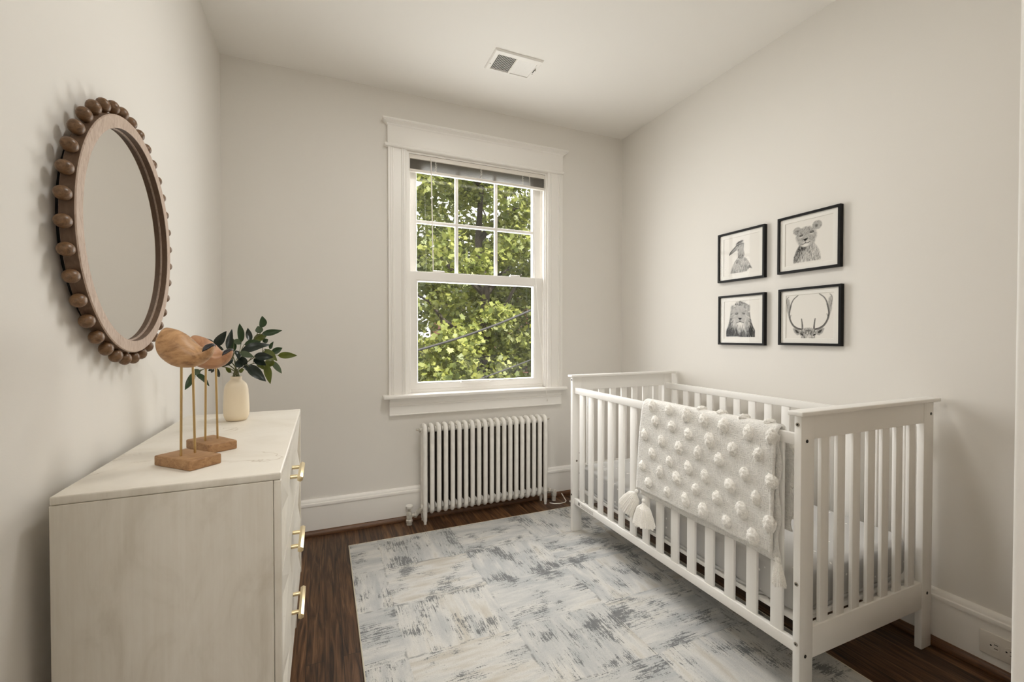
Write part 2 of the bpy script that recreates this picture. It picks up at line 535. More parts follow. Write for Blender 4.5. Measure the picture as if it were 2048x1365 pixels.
def leaf_mat(name, dark, light, trans=0.25, rough=0.35):
    m = bpy.data.materials.new(name)
    m.use_nodes = True
    nt = m.node_tree
    L = nt.links.new
    b = nt.nodes['Principled BSDF']
    out = nt.nodes['Material Output']
    g = N(nt, 'ShaderNodeNewGeometry')
    r = ramp(nt, [(0.0, dark), (0.55, tuple((a+c)/2 for a, c in zip(dark, light))), (1.0, light)])
    L(g.outputs['Random Per Island'], r.inputs['Fac'])
    L(r.outputs['Color'], b.inputs['Base Color'])
    b.inputs['Roughness'].default_value = rough
    tl = N(nt, 'ShaderNodeBsdfTranslucent')
    L(r.outputs['Color'], tl.inputs['Color'])
    mx = N(nt, 'ShaderNodeMixShader'); mx.inputs['Fac'].default_value = trans
    L(b.outputs[0], mx.inputs[1]); L(tl.outputs[0], mx.inputs[2])
    L(mx.outputs[0], out.inputs['Surface'])
    return m
LEAF = [leaf_mat('dark leaf', (0.004, 0.010, 0.006), (0.010, 0.022, 0.010), 0.1, 0.3),
        leaf_mat('green leaf', (0.020, 0.045, 0.016), (0.050, 0.085, 0.025), 0.2, 0.35),
        leaf_mat('olive leaf', (0.075, 0.095, 0.012), (0.15, 0.16, 0.02), 0.3, 0.4),
        leaf_mat('pale leaf', (0.075, 0.11, 0.06), (0.13, 0.165, 0.095), 0.25, 0.45)]
STEM = paint('green stem', (0.11, 0.11, 0.035), 0.5)

GAPSHADE = paint('radiator gap shade', (0.075, 0.058, 0.042), 0.8, 0.3, 90, 0.2, 0.4, 30)  # dark brown that paints shade into the gaps between radiator sections
ADDED_DOORW = wood('added door oak tone', [(0.33, 0.27, 0.20), (0.42, 0.35, 0.27), (0.50, 0.43, 0.34)], (40, 40, 3), 0.4)  # mid tone for the added closet door, chosen to limit bounce

# ================================================================== ROOM SHELL
T = 0.16
HX0, HX1, HY0 = -1.3, 2.3, -1.75          # hallway behind the doorway
FY0, FY1 = 0.12, 0.25                      # doorway wall
DX0, DX1, DZ = -0.20, 0.820, 2.08          # doorway opening
WX0, WX1, WZ0, WZ1 = 0.484, 1.483, 0.79, 2.336   # window opening

struct(MB().box(HX0-T, RX+0.5, HY0-T, WY+T, -0.12, 0.0).obj('floor', FLOORM))
struct(MB().box(HX0-T, RX+0.5, HY0-T, WY+T, CZ, CZ+0.15).obj('ceiling', CEILP))

def wall_hole(name, axis_y0, axis_y1, x0, x1, z0, z1, hx0, hx1, hz0, hz1):
    """wall across X with one opening, one connected mesh"""
    m = MB()
    xs, zs = [x0, hx0, hx1, x1], [z0, hz0, hz1, z1]
    xs = sorted(set(xs)); zs = sorted(set(zs))
    V = {}
    def v(x, y, z):
        k = (round(x, 5), round(y, 5), round(z, 5))
        if k not in V: V[k] = m.bm.verts.new((x, y, z))
        return V[k]
    solid = {}
    for i in range(len(xs)-1):
        for j in range(len(zs)-1):
            cx, cz = (xs[i]+xs[i+1])/2, (zs[j]+zs[j+1])/2
            solid[i, j] = not (hx0 < cx < hx1 and hz0 < cz < hz1)
    for (i, j), s in solid.items():
        if not s: continue
        a, b, c, d = xs[i], xs[i+1], zs[j], zs[j+1]
        for y in (axis_y0, axis_y1):
            m.bm.faces.new((v(a, y, c), v(b, y, c), v(b, y, d), v(a, y, d)))
        for (di, dj, p, q) in ((-1, 0, (a, c), (a, d)), (1, 0, (b, c), (b, d)), (0, -1, (a, c), (b, c)), (0, 1, (a, d), (b, d))):
            if not solid.get((i+di, j+dj), False):
                m.bm.faces.new((v(p[0], axis_y0, p[1]), v(q[0], axis_y0, q[1]), v(q[0], axis_y1, q[1]), v(p[0], axis_y1, p[1])))
    return m.obj(name, WALLP)

struct(wall_hole('wall_back', WY, WY+T, LX-T, RX+T, 0, CZ, WX0, WX1, WZ0, WZ1))
struct(MB().box(LX-T, LX, FY0, WY, 0, CZ).obj('wall_left', WALLP))
struct(MB().box(RX, RX+T, FY0, WY, 0, CZ).obj('wall_right', WALLP))
struct(wall_hole('wall_front', FY0, FY1, LX, RX, 0, CZ, DX0, DX1, 0, DZ))
struct(MB().box(HX0-T, HX0, HY0, FY0, 0, CZ).obj('wall_hall_left', WALLP))
struct(MB().box(HX1, HX1+T, HY0, FY0, 0, CZ).obj('wall_hall_right', WALLP))
struct(MB().box(HX0-T, HX1+T, HY0-T, HY0, 0, CZ).obj('wall_hall_back', WALLP))
struct(MB().box(HX0, LX-T, FY0-0.01, FY0+T, 0, CZ).obj('wall_hall_side', WALLP))

# doorway lining, with its rounded edge towards the room
struct(MB().box(DX1-0.012, DX1+0.02, FY0-0.03, FY1+0.012, 0, DZ, 0.006, 3).obj('trim_doorway_right', TRIM))
struct(MB().box(DX0-0.02, DX0+0.012, FY0-0.03, FY1+0.012, 0, DZ, 0.006, 3).obj('trim_doorway_left', TRIM))
struct(MB().box(DX0-0.02, DX1+0.02, FY0-0.03, FY1+0.012, DZ-0.012, DZ+0.02, 0.004, 2).obj('trim_doorway_top', TRIM))

# unseen oak closet door, added to cut wall bounce onto the crib end
dd = struct(thing('added_bounce_door', (1.62, FY1, 0)))
dm = MB(); dm.box(1.18, 2.08, FY1+0.0005, FY1+0.030, 0.012, 2.06, 0.003); dm.obj('added_door_leaf', ADDED_DOORW, dd)
for z0, z1 in ((0.18, 0.86), (1.02, 1.92)):
    for x0 in (1.27, 1.68):
        MB().box(x0, x0+0.31, FY1+0.028, FY1+0.036, z0, z1, 0.006).obj('added_door_panel', ADDED_DOORW, dd)
MB().lathe([(0, 0), (0.026, 0), (0.026, 0.004), (0.010, 0.008), (0.010, 0.03), (0.026, 0.045), (0.026, 0.058), (0.012, 0.066), (0, 0.067)], (1.235, FY1+0.030, 0.95), 24, (0, 1, 0)).obj('added_door_knob', BRASS, dd)

# baseboards: tall board with a moulded cap; dark wood shoe below
BASE_PROF = [(0, 0), (0.018, 0), (0.018, 0.170), (0.0225, 0.172), (0.0235, 0.180), (0.022, 0.187), (0.016, 0.190), (0.0155, 0.1935),
             (0.0145, 0.200), (0.009, 0.206), (0.003, 0.2085), (0, 0.209)]
SHOE_PROF = [(0.0, 0.0), (0.034, 0.0), (0.0345, 0.006), (0.032, 0.016), (0.027, 0.025), (0.0185, 0.030), (0.0, 0.031)]
def along_x(y0):
    return lambda d, z, t: (t, y0-d, z)
def along_y(x0, s):
    return lambda d, z, t: (x0+s*d, t, z)
struct(MB().prism([(d, z+0.0) for d, z in BASE_PROF], along_x(WY), LX, RX).obj('baseboard_back', TRIM))
struct(MB().prism(BASE_PROF, along_y(RX, -1), FY1, WY-0.0236).obj('baseboard_right', TRIM))
struct(MB().prism(BASE_PROF, along_y(LX, 1), FY1, WY-0.0236).obj('baseboard_left', TRIM))
struct(MB().prism(SHOE_PROF, along_x(WY), LX, RX).obj('trim_shoe_back', SHOEW))
struct(MB().prism(SHOE_PROF, along_y(RX, -1), FY1, WY-0.035).obj('trim_shoe_right', SHOEW))
struct(MB().prism(SHOE_PROF, along_y(LX, 1), FY1, WY-0.035).obj('trim_shoe_left', SHOEW))

# ================================================================== WINDOW
win = struct(thing('window_1', (0.98, WY, WZ0)))
def casing_prof(x0, x1):
    w = x1-x0
    f = lambda a: x0 + a*w
    d = [(0, 0), (0, .022), (.10, .022), (.105, .019), (.125, .019), (.13, .023), (.19, .023), (.195, .018), (.215, .018), (.22, .0215),
         (.27, .0215), (.30, .016), (.70, .016), (.73, .0215), (.78, .0215), (.785, .018), (.81, .018), (.815, .023), (.87, .023),
         (.875, .019), (.9, .019), (.905, .020), (1, .016), (1, 0)]
    return [(f(a), b) for a, b in d]
for a, b in ((0.372, 0.486), (1.598, 1.482)):
    MB().prism(casing_prof(a, b), lambda x, d, t: (x, WY-d, t), 0.797, 2.333).obj('casing', TRIM, win, 20)
MB().box(0.368, 1.599, WY-0.024, WY, 2.35, 2.47, 0.002).obj('header', TRIM, win)
MB().box(0.350, 1.606, WY-0.034, WY, 2.331, 2.352, 0.007, 3).obj('header_bead', TRIM, win)
cr = MB()
lv = [(0.0, 2.462), (0.004, 2.466), (0.006, 2.472), (0.014, 2.478), (0.024, 2.483), (0.027, 2.484), (0.027, 2.488), (0.031, 2.489), (0.032, 2.495), (0.030, 2.497)]
rg = []
for d, z in lv:
    rg.append([cr.bm.verts.new(p) for p in ((0.368-d, WY, z), (0.368-d, WY-0.024-d, z), (1.60+d, WY-0.024-d, z), (1.60+d, WY, z))])
for A, B in zip(rg, rg[1:]):
    for k in range(4): cr.bm.faces.new((A[k], A[(k+1) % 4], B[(k+1) % 4], B[k]))
cr.bm.faces.new(rg[0][::-1]); cr.bm.faces.new(rg[-1])
cr.obj('crown_moulding', TRIM, win, 20)
MB().box(0.334, 1.621, WY-0.062, WY+0.03, 0.773, 0.798, 0.009, 4).obj('sill', TRIM, win)
MB().prism([(0, .667), (.020, .667), (.021, .672), (.018, .675), (.018, .724), (.021, .726), (.021, .734), (.016, .737), (.018, .752), (.026, .764), (.030, .774), (0, .774)],
           along_x(WY), 0.375, 1.592).obj('apron', TRIM, win, 20)
# jamb lining and stops
MB().box(WX0, 0.500, WY-0.005, WY+T, 0.79, 2.336).obj('jamb', TRIM, win)
MB().box(1.468, WX1, WY-0.005, WY+T, 0.79, 2.336).obj('jamb', TRIM, win)
MB().box(0.500, 1.468, WY-0.002, WY+T, 2.318, 2.336).obj('jamb', TRIM, win)
MB().box(0.500, 1.468, WY+0.028, WY+T+0.03, 0.785, 0.818, 0.004).obj('jamb', TRIM, win)
MB().box(0.500, 0.510, WY+0.004, WY+0.029, 0.80, 2.318, 0.003).obj('stop', TRIM, win)
MB().box(1.460, 1.468, WY+0.004, WY+0.029, 0.80, 2.318, 0.003).obj('stop', TRIM, win)

def frame_mesh(x0, x1, z0, z1, ix0, ix1, iz0, iz1, y0, y1, bev=0.0025):
    """rectangular frame, mitred, one connected mesh, with a stepped glazing bead"""
    m = MB()
    steps = [((x0, x1, z0, z1), y1), ((x0, x1, z0, z1), y0+bev), ((x0+bev, x1-bev, z0+bev, z1-bev), y0),
             ((ix0-.012, ix1+.012, iz0-.012, iz1+.012), y0), ((ix0-.010, ix1+.010, iz0-.010, iz1+.010), y0+.004),
             ((ix0-.003, ix1+.003, iz0-.003, iz1+.003), y0+.004), ((ix0, ix1, iz0, iz1), y0+.014), ((ix0, ix1, iz0, iz1), y1)]
    R = []
    for (a, b, c, d), y in steps:
        R.append([m.bm.verts.new(p) for p in ((a, y, c), (b, y, c), (b, y, d), (a, y, d))])
    R.append(R[0])
    for A, B in zip(R, R[1:]):
        for k in range(4): m.bm.faces.new((A[k], A[(k+1) % 4], B[(k+1) % 4], B[k]))
    return m
low = frame_mesh(0.508, 1.462, 0.818, 1.582, 0.563, 1.389, 0.864, 1.517, WY+0.030, WY+0.066).obj('lower_sash', SASHW, win, 20)
MB().box(0.560, 1.392, WY+0.046, WY+0.050, 0.861, 1.520).obj('glass_pane', GLASS, low)
MB().box(0.845, 1.05, WY+0.014, WY+0.040, 0.846, 0.866, 0.006, 3).obj('sash_lift', SASHW, low)
for a in (0.665, 1.21):
    MB().box(a, a+0.075, WY+0.032, WY+0.060, 1.580, 1.594, 0.005, 3).obj('sash_lock', SASHW, low)
up = frame_mesh(0.508, 1.462, 1.535, 2.318, 0.565, 1.403, 1.584, 2.262, WY+0.070, WY+0.106).obj('upper_sash', SASHW, win, 20)
MB().box(0.562, 1.406, WY+0.089, WY+0.093, 1.58, 2.266).obj('glass_pane', GLASS, up)
gr = MB()
gr.box(0.824, 0.845, WY+0.076, WY+0.100, 1.58, 2.265, 0.004)
gr.box(1.110, 1.131, WY+0.076, WY+0.100, 1.58, 2.265, 0.004)
gr.box(0.562, 1.406, WY+0.0755, WY+0.1005, 1.903, 1.924, 0.004)
gr.obj('muntin_grid', SASHW, up)

# mini blind, pulled up
bl = thing('mini_blind', (0.98, WY+0.02, 2.30), 'grey slatted mini blind pulled up at the top of the window', 'blind')
MB().box(0.503, 1.466, WY+0.002, WY+0.027, 2.288, 2.317, 0.003).obj('headrail', PLASTIC, bl)
slat_me = None
for k in range(13):
    z = 2.2285 + k*0.0046
    if slat_me is None:
        m = MB()
        P = [[(x, -0.0125+0.025*j/4, 0.0016*math.sin(PI*j/4)) for j in range(5)] for x in (-0.4785, 0, 0.4785)]
        m.grid(P)
        slat_me = m.mesh('slat', SLATG)
    o = link('slat', slat_me, bl, Matrix.Translation((0.985, WY+0.014, z)) @ Matrix.Rotation(random.uniform(-.05, .05), 4, 'X'))
    s = o.modifiers.new('t', 'SOLIDIFY'); s.thickness = 0.0006
MB().box(0.503, 1.466, WY+0.002, WY+0.027, 2.208, 2.2245, 0.003).obj('bottom_rail', PLASTIC, bl)
for x in (0.673, 0.982, 1.289):
    m = MB()
    pts = [(x+0.0085*math.sin(k*2.2), WY-0.0005-0.002*(k % 2), 2.217+k*0.0038) for k in range(20)]
    m.tube(pts, 0.0022, 6)
    m.obj('ladder_cord', CORDW, bl)
MB().tube([(0.638, WY-0.004, 2.300), (0.640, WY-0.010, 2.28), (0.646, WY-0.012, 1.93), (0.652, WY-0.010, 1.575)], 0.0032, 8).obj('tilt_wand', PLASTIC, bl)
m = MB()
m.tube([(1.335, WY-0.003, 2.30), (1.338, WY-0.012, 2.27), (1.350, WY-0.02, 2.0), (1.378, WY-0.03, 1.575), (1.40, WY-0.045, 1.2), (1.432, WY-0.069, 0.84), (1.438, WY-0.070, 0.79), (1.449, WY-0.071, 0.718)], 0.0017, 6)
m.obj('pull_cord', CORDW, bl)
MB().lathe([(0, 0.012), (0.002, 0.011), (0.0045, 0.0), (0.0045, -0.004), (0, -0.005)], (1.450, WY-0.071, 0.708), 12).obj('cord_tassel', PLASTIC, bl)

# ================================================================== RADIATOR
rad = thing('radiator', (0.99, 2.728, 0.0), 'white cast iron column radiator standing under the window', 'radiator')
def section_mesh():
    m = MB()
    yc, hy, z0, z1, r = 0.0, 0.034, 0.070, 0.603, 0.026
    pts = []
    def arc(cy, cz, a0, a1, n=6):
        for k in range(n+1):
            a = a0 + (a1-a0)*k/n
            pts.append((0, cy + r*math.cos(a), cz + r*math.sin(a)))
    arc(hy-r, z1-r, 0, PI/2); arc(-hy+r, z1-r, PI/2, PI); 
    arc(-hy+r, z0+r, PI, 1.5*PI); arc(hy-r, z0+r, 1.5*PI, 2*PI)
    full = []
    for a, b in zip(pts, pts[1:]+pts[:1]):
        full.append(a)
        L = (Vector(b)-Vector(a)).length
        if L > 0.1:
            for k in range(1, 8):
                full.append(tuple(Vector(a).lerp(Vector(b), k/8)))
    m.tube(full, 0.0142, 12, closed=True, sx=1.16)

    m.box(-0.006, 0.006, -0.03, 0.03, 0.325, 0.345, 0.004)
    m.cyl((-0.019, 0, 0.578), (0.019, 0, 0.578), 0.017, None, 16)
    m.cyl((-0.019, 0, 0.098), (0.019, 0, 0.098), 0.017, None, 16)
    return m.mesh('section', RADW, 40)
sec = section_mesh()
web = MB().box(-0.0125, 0.0125, -0.028, 0.0445, 0.112, 0.562, 0.004).mesh('gap_filler', GAPSHADE)  # plates added between the tubes, dark colour standing in for gap shade
web_end = MB().box(-0.0080, 0.0125, -0.028, 0.030, 0.112, 0.562, 0.004).mesh('gap_filler', RADW)
for k in range(20):
    so = link('section', sec, rad, Matrix.Translation((0.573+0.04395*k, 2.7285, 0)))
    link('gap_filler', web if k else web_end, so)
for x in (0.573, 0.573+0.04395*19):
    for y in (2.6945, 2.7625):
        MB().lathe([(0, 0), (0.0085, 0), (0.0085, 0.01), (0.0115, 0.02), (0.013, 0.06), (0.013, 0.085), (0, 0.085)], (x, y, 0), 16).obj('foot', RADW, rad)
for x, s in ((0.556, -1), (1.425, 1)):
    m = MB()
    m.cyl((x, 2.7285, 0.578), (x+s*0.012, 2.7285, 0.578), 0.014, None, 6, 0.001)
    m.cyl((x+s*0.010, 2.7285, 0.578), (x+s*0.030, 2.7285, 0.585), 0.006, None, 12)
    m.obj('air_vent', CHIP, rad)
m = MB()
m.lathe([(0, 0.0), (0.017, 0.0), (0.017, 0.016), (0.0205, 0.018), (0.0205, 0.030), (0.017, 0.034), (0.0175, 0.066), (0.012, 0.078), (0.007, 0.082), (0.007, 0.098), (0, 0.098)], (0.482, 2.7285, 0.0), 24)
m.cyl((0.492, 2.7285, 0.056), (0.532, 2.7285, 0.056), 0.011, None, 16)
m.cyl((0.511, 2.7285, 0.056), (0.527, 2.7285, 0.056), 0.0185, None, 6, 0.0015)
m.cyl((0.527, 2.7285, 0.06), (0.556, 2.7285, 0.09), 0.013, 0.014, 16)
v = m.obj('valve', CHIP, rad)
MB().lathe([(0, 0.0), (0.008, 0.0), (0.0095, 0.004), (0.019, 0.007), (0.0215, 0.012), (0.0215, 0.020), (0.018, 0.024), (0.006, 0.024), (0, 0.026)], (0.482, 2.7285, 0.097), 20).obj('valve_knob', RADW, v)
m = MB()
m.cyl((1.42, 2.7285, 0.092), (1.452, 2.7285, 0.078), 0.013, None, 16)
m.cyl((1.446, 2.7285, 0.079), (1.462, 2.7285, 0.074), 0.0185, None, 6, 0.0015)
m.cyl((1.458, 2.7285, 0.072), (1.486, 2.7285, 0.066), 0.012, None, 16)
m.lathe([(0, 0), (0.015, 0), (0.015, 0.03), (0.019, 0.034), (0.0195, 0.06), (0.012, 0.078), (0, 0.083)], (1.493, 2.7285, 0.0), 20)
m.obj('return_elbow', CHIP, rad)
m = MB()
m.tube([(1.440, 2.690, 0.004), (1.46, 2.665, 0.004), (1.50, 2.650, 0.004), (1.54, 2.655, 0.004), (1.562, 2.675, 0.004), (1.56, 2.70, 0.02), (1.545, 2.71, 0.05)], 0.0032, 8)
c = tag(m.obj('power_cord', CORDW), 'thin white cord lying on the floor at the right foot of the radiator', 'cord')
MB().box(1.575, 1.61, 2.645, 2.657, 0.001, 0.012, 0.003).obj('plug', PLASTIC, c)

# ================================================================== CEILING VENT
vt = thing('ceiling_vent', (0.985, 2.272, CZ), 'white louvred air register set in the ceiling above the window', 'vent')
m = MB()
x0, x1, y0, y1 = 0.845, 1.128, 2.181, 2.366
def ring(a, b, c, d, z): return [m.bm.verts.new(p) for p in ((a, c, z), (b, c, z), (b, d, z), (a, d, z))]
def fr_open(xa, xb, ya, yb): return xa, xb, ya, yb
zf = CZ-0.010
# frame with one opening and a middle bar
R = [ring(x0, x1, y0, y1, CZ), ring(x0, x1, y0, y1, CZ-0.004), ring(x0+.006, x1-.006, y0+.006, y1-.006, zf), ring(0.871, 1.104, 2.214, 2.350, zf), ring(0.871, 1.104, 2.214, 2.350, CZ-0.001)]
for A, B in zip(R, R[1:]):
    for k in range(4): m.bm.faces.new((A[k], A[(k+1) % 4], B[(k+1) % 4], B[k]))
m.obj('frame', TRIM, vt, 20)
MB().box(0.983, 0.992, 2.2141, 2.3499, zf, CZ-0.001).obj('centre_bar', TRIM, vt)
MB().box(0.871, 1.104, 2.214, 2.350, CZ-0.0012, CZ-0.0006).obj('duct_opening', DARK, vt)
lou = MB().box(-0.0034, 0.0034, -0.0675, 0.0675, -0.0006, 0.0006).mesh('louvre', TRIM)
for k in range(14):
    link('louvre', lou, vt, Matrix.Translation((0.8755+k*0.0081, 2.282, CZ-0.0058)) @ Matrix.Rotation(math.radians(-40), 4, 'Y'))
    link('louvre', lou, vt, Matrix.Translation((0.9965+k*0.0081, 2.282, CZ-0.0062)) @ Matrix.Rotation(math.radians(12), 4, 'Y'))
for x, y in ((0.858, 2.305), (1.116, 2.305)):
    MB().cyl((x, y, zf+0.001), (x, y, zf-0.0015), 0.003, None, 10).obj('screw', BOLTM, vt)
m = MB(); m.box(1.109, 1.112, 2.255, 2.292, zf-0.003, zf, 0.0); m.obj('damper_slot', DARK, vt)
MB().box(1.108, 1.113, 2.250, 2.258, zf-0.012, zf, 0.0015).obj('damper_lever', BOLTM, vt)

# ================================================================== OUTLET on the right baseboard
oy0, oy1, oz0, oz1 = 0.648, 0.760, 0.0595, 0.1395
OX = RX-0.018
ol = thing('wall_outlet', (OX, 0.704, 0.1), 'white double power outlet set sideways in the baseboard right of the crib', 'outlet')
MB().box(OX-0.006, OX-0.0002, oy0, oy1, oz0, oz1, 0.003, 3).obj('cover_plate', PLASTIC, ol)
for cy in (0.7215, 0.6835):
    m = MB()
    poly = []
    for k in range(28):
        a = 2*PI*k/28
        poly.append((0.0165*math.cos(a), max(-0.0135, min(0.0135, 0.0165*math.sin(a)))))
    m.prism(poly, lambda u, w, t: (t, cy+w, 0.0985+u), OX-0.0085, OX-0.005)
    rc = m.obj('receptacle', PLASTIC, ol)
    for dz in (-0.0065, 0.0065):
        MB().box(OX-0.0088, OX-0.0080, cy-0.0085, cy+0.0005, 0.0985+dz-0.0011, 0.0985+dz+0.0011).obj('slot', DARK, rc)
    MB().cyl((OX-0.0088, cy+0.0085, 0.0985), (OX-0.008, cy+0.0085, 0.0985), 0.0026, None, 12).obj('slot', DARK, rc)

# ================================================================== RUG
m = MB()
m.box(0.125, 1.685, 0.29, 2.573, 0.0005, 0.0065, 0.0025, 2)
rug = tag(m.obj('area_rug', RUGM), 'distressed cream and slate blue area rug lying under the crib', 'rug')
EDGE = paint('rug binding', (0.55, 0.50, 0.40), 0.9, 0.4, 300)
e = MB()
e.tube([(0.124, 0.292, 0.004), (0.124, 2.574, 0.004), (1.686, 2.574, 0.004), (1.686, 0.292, 0.004)], 0.0034, 6)
e.obj('binding', EDGE, rug)

# ================================================================== MIRROR on the left wall
MY, MZ, RO, RI = 1.485, 1.427, 0.303, 0.273
mir = thing('round_mirror', (LX, MY, MZ), 'round wall mirror in a pale wood ring edged with brown wooden beads', 'mirror')
fx = LX + 0.041
MB().lathe([(RI, 0), (RO-0.002, 0), (RO, -0.002), (RO, -0.027), (RI-0.004, -0.027), (RI-0.004, -0.014), (RI, -0.014), (RI, 0)], (fx, MY, MZ), 120, (1, 0, 0)).obj('ring_frame', RINGW, mir, 30)
MB().lathe([(RO+0.0006, -0.0025), (RO+0.0006, -0.0265), (RO-0.001, -0.0265), (RO-0.001, -0.0025), (RO+0.0006, -0.0025)], (fx, MY, MZ), 120, (1, 0, 0)).obj('ring_side', RINGD, mir, 30)
MB().lathe([(RI-0.0005, -0.0145), (RI-0.0005, -0.0010), (RI+0.001, -0.0010), (RI+0.001, -0.0145), (RI-0.0005, -0.0145)], (fx, MY, MZ), 120, (1, 0, 0)).obj('ring_lip', RINGD, mir, 30)
MB().lathe([(0, -0.016), (RI, -0.016), (RI, -0.020), (0, -0.020)], (fx, MY, MZ), 96, (1, 0, 0)).obj('mirror_glass', MIRROR, mir, 30)
MB().lathe([(0, -0.0275), (RO-0.02, -0.0275), (RO-0.02, -0.0405), (0, -0.0405)], (fx, MY, MZ), 64, (1, 0, 0)).obj('shadow_backing', DARK, mir, 30)  # black disc stands in for the shadow between ring and wall
bead = MB()
bead.lathe([(0, 0.0315), (0.005, 0.0305), (0.0095, 0.0275), (0.0128, 0.0225), (0.0145, 0.0165), (0.0142, 0.0105), (0.012, 0.0052), (0.008, 0.0015), (0.0055, 0.0), (0.0055, -0.003), (0, -0.003)], (0, 0, 0), 20)
bme = bead.mesh('bead', BEADW, 60)
for k in range(36):
    a = math.radians(k*10 + 5)
    M = Matrix.Translation((fx-0.014, MY+(RO+0.002)*math.cos(a), MZ+(RO+0.002)*math.sin(a))) @ Matrix.Rotation(a-PI/2, 4, 'X') @ Matrix.Rotation(random.uniform(0, 6), 4, 'Z')
    link('bead', bme, mir, M)

# ================================================================== DRESSER
dx0, dx1, dy0, dy1, dzb, dzt = -0.470, -0.087, 1.085, 1.985, 0.205, 0.8686
dr = thing('dresser', ((dx0+dx1)/2, (dy0+dy1)/2, 0), 'whitewashed wooden three drawer dresser with brass bar pulls', 'dresser')
tp_ = MB().box(dx0, dx1, dy0, dy1, dzt-0.017, dzt, 0.0035, 3).obj('top_panel', WASHTOP, dr)
tp_.data.materials.append(WASH)
for f in tp_.data.polygons:
    if f.normal.y < -0.5: f.material_index = 1  # near edge takes the darker side tone, its shade put into colour
for y0, y1 in ((dy0, dy0+0.018), (dy1-0.018, dy1)):
    MB().box(dx0, dx1-0.0155, y0, y1, dzb, dzt-0.0175, 0.0008, 1).obj('side_panel', WASH, dr)
    MB().box(dx1-0.015, dx1, y0, y1, dzb, dzt-0.0175, 0.003, 3).obj('front_stile', WASH, dr)
MB().box(dx0, dx1-0.012, dy0+0.018, dy1-0.018, dzb, dzb+0.018, 0.001).obj('bottom_panel', WASH, dr)
MB().box(dx0, dx0+0.008, dy0+0.018, dy1-0.018, dzb+0.018, dzt-0.0175).obj('back_panel', WASH, dr)
for z in (0.6305, 0.4210):
    MB().box(dx0+0.02, dx1-0.03, dy0+0.018, dy1-0.018, z-0.006, z+0.002).obj('rail', WASH, dr)
for x in (dx0+0.03, dx1-0.03):
    for y in (dy0+0.04, dy1-0.04):
        MB().cyl((x, y, 0.0), (x, y, dzb), 0.012, 0.021, 20).obj('leg', WASHTOP, dr)
ya, yb = dy0+0.0195, dy1-0.0195
yc = (ya+yb)/2
for zc in (0.7385, 0.5255, 0.3230):
    h = 0.1035 if zc > 0.4 else 0.0985
    za, zb = zc-h, zc+h
    m = MB()
    fx0 = dx1-0.0015
    # carved front: ridges run from the corners to the middle, valleys in from both ends
    cols = 2
    def V(y, z, d): return m.bm.verts.new((fx0-d, y, z))
    back = [m.bm.verts.new((fx0-0.03, y, z)) for y, z in ((ya, za), (yb, za), (yb, zb), (ya, zb))]
    c = [V(ya, za, 0), V(yb, za, 0), V(yb, zb, 0), V(ya, zb, 0)]
    q1, q3 = ya+(yb-ya)*0.25, ya+(yb-ya)*0.75
    L, R = V(ya, zc, 0.015), V(yb, zc, 0.015)
    tm, bm_ = V(yc, zb, 0.0), V(yc, za, 0.0)
    ctr = V(yc, zc, 0.009)
    p1, p3 = V(q1, zc, 0.0), V(q3, zc, 0.0)
    F = m.bm.faces.new
    F((c[0], p1, L)); F((L, p1, c[3])); F((c[3], p1, tm)); F((c[0], bm_, p1)); F((p1, bm_, ctr)); F((p1, ctr, tm))
    F((R, p3, c[1])); F((c[2], p3, R)); F((tm, p3, c[2])); F((bm_, c[1], p3)); F((ctr, bm_, p3)); F((tm, ctr, p3))
    F((back[0], c[0], L)); F((back[0], L, back[3])); F((back[3], L, c[3]))
    F((back[1], R, c[1])); F((back[1], back[2], R)); F((back[2], c[2], R))
    F((back[0], back[1], bm_)); F((back[0], bm_, c[0])); F((back[1], c[1], bm_))
    F((back[3], c[3], tm)); F((back[3], tm, back[2])); F((back[2], tm, c[2])); F(back)
    d = m.obj('drawer', WASHTOP, dr, 8)
    hm = MB()
    hx = dx1+0.021
    hm.cyl((hx, yc-0.082, zc+0.001), (hx, yc+0.082, zc+0.001), 0.0088, None, 6, 0.0008)
    for s in (-1, 1):
        hm.cyl((dx1-0.011, yc+s*0.052, zc+0.001), (hx-0.0088, yc+s*0.052, zc+0.001), 0.0062, None, 16)
        hm.cyl((hx-0.011, yc+s*0.052, zc+0.001), (hx-0.002, yc+s*0.052, zc+0.001), 0.0048, None, 16)
    hm.obj('bar_handle', BRASS, d)

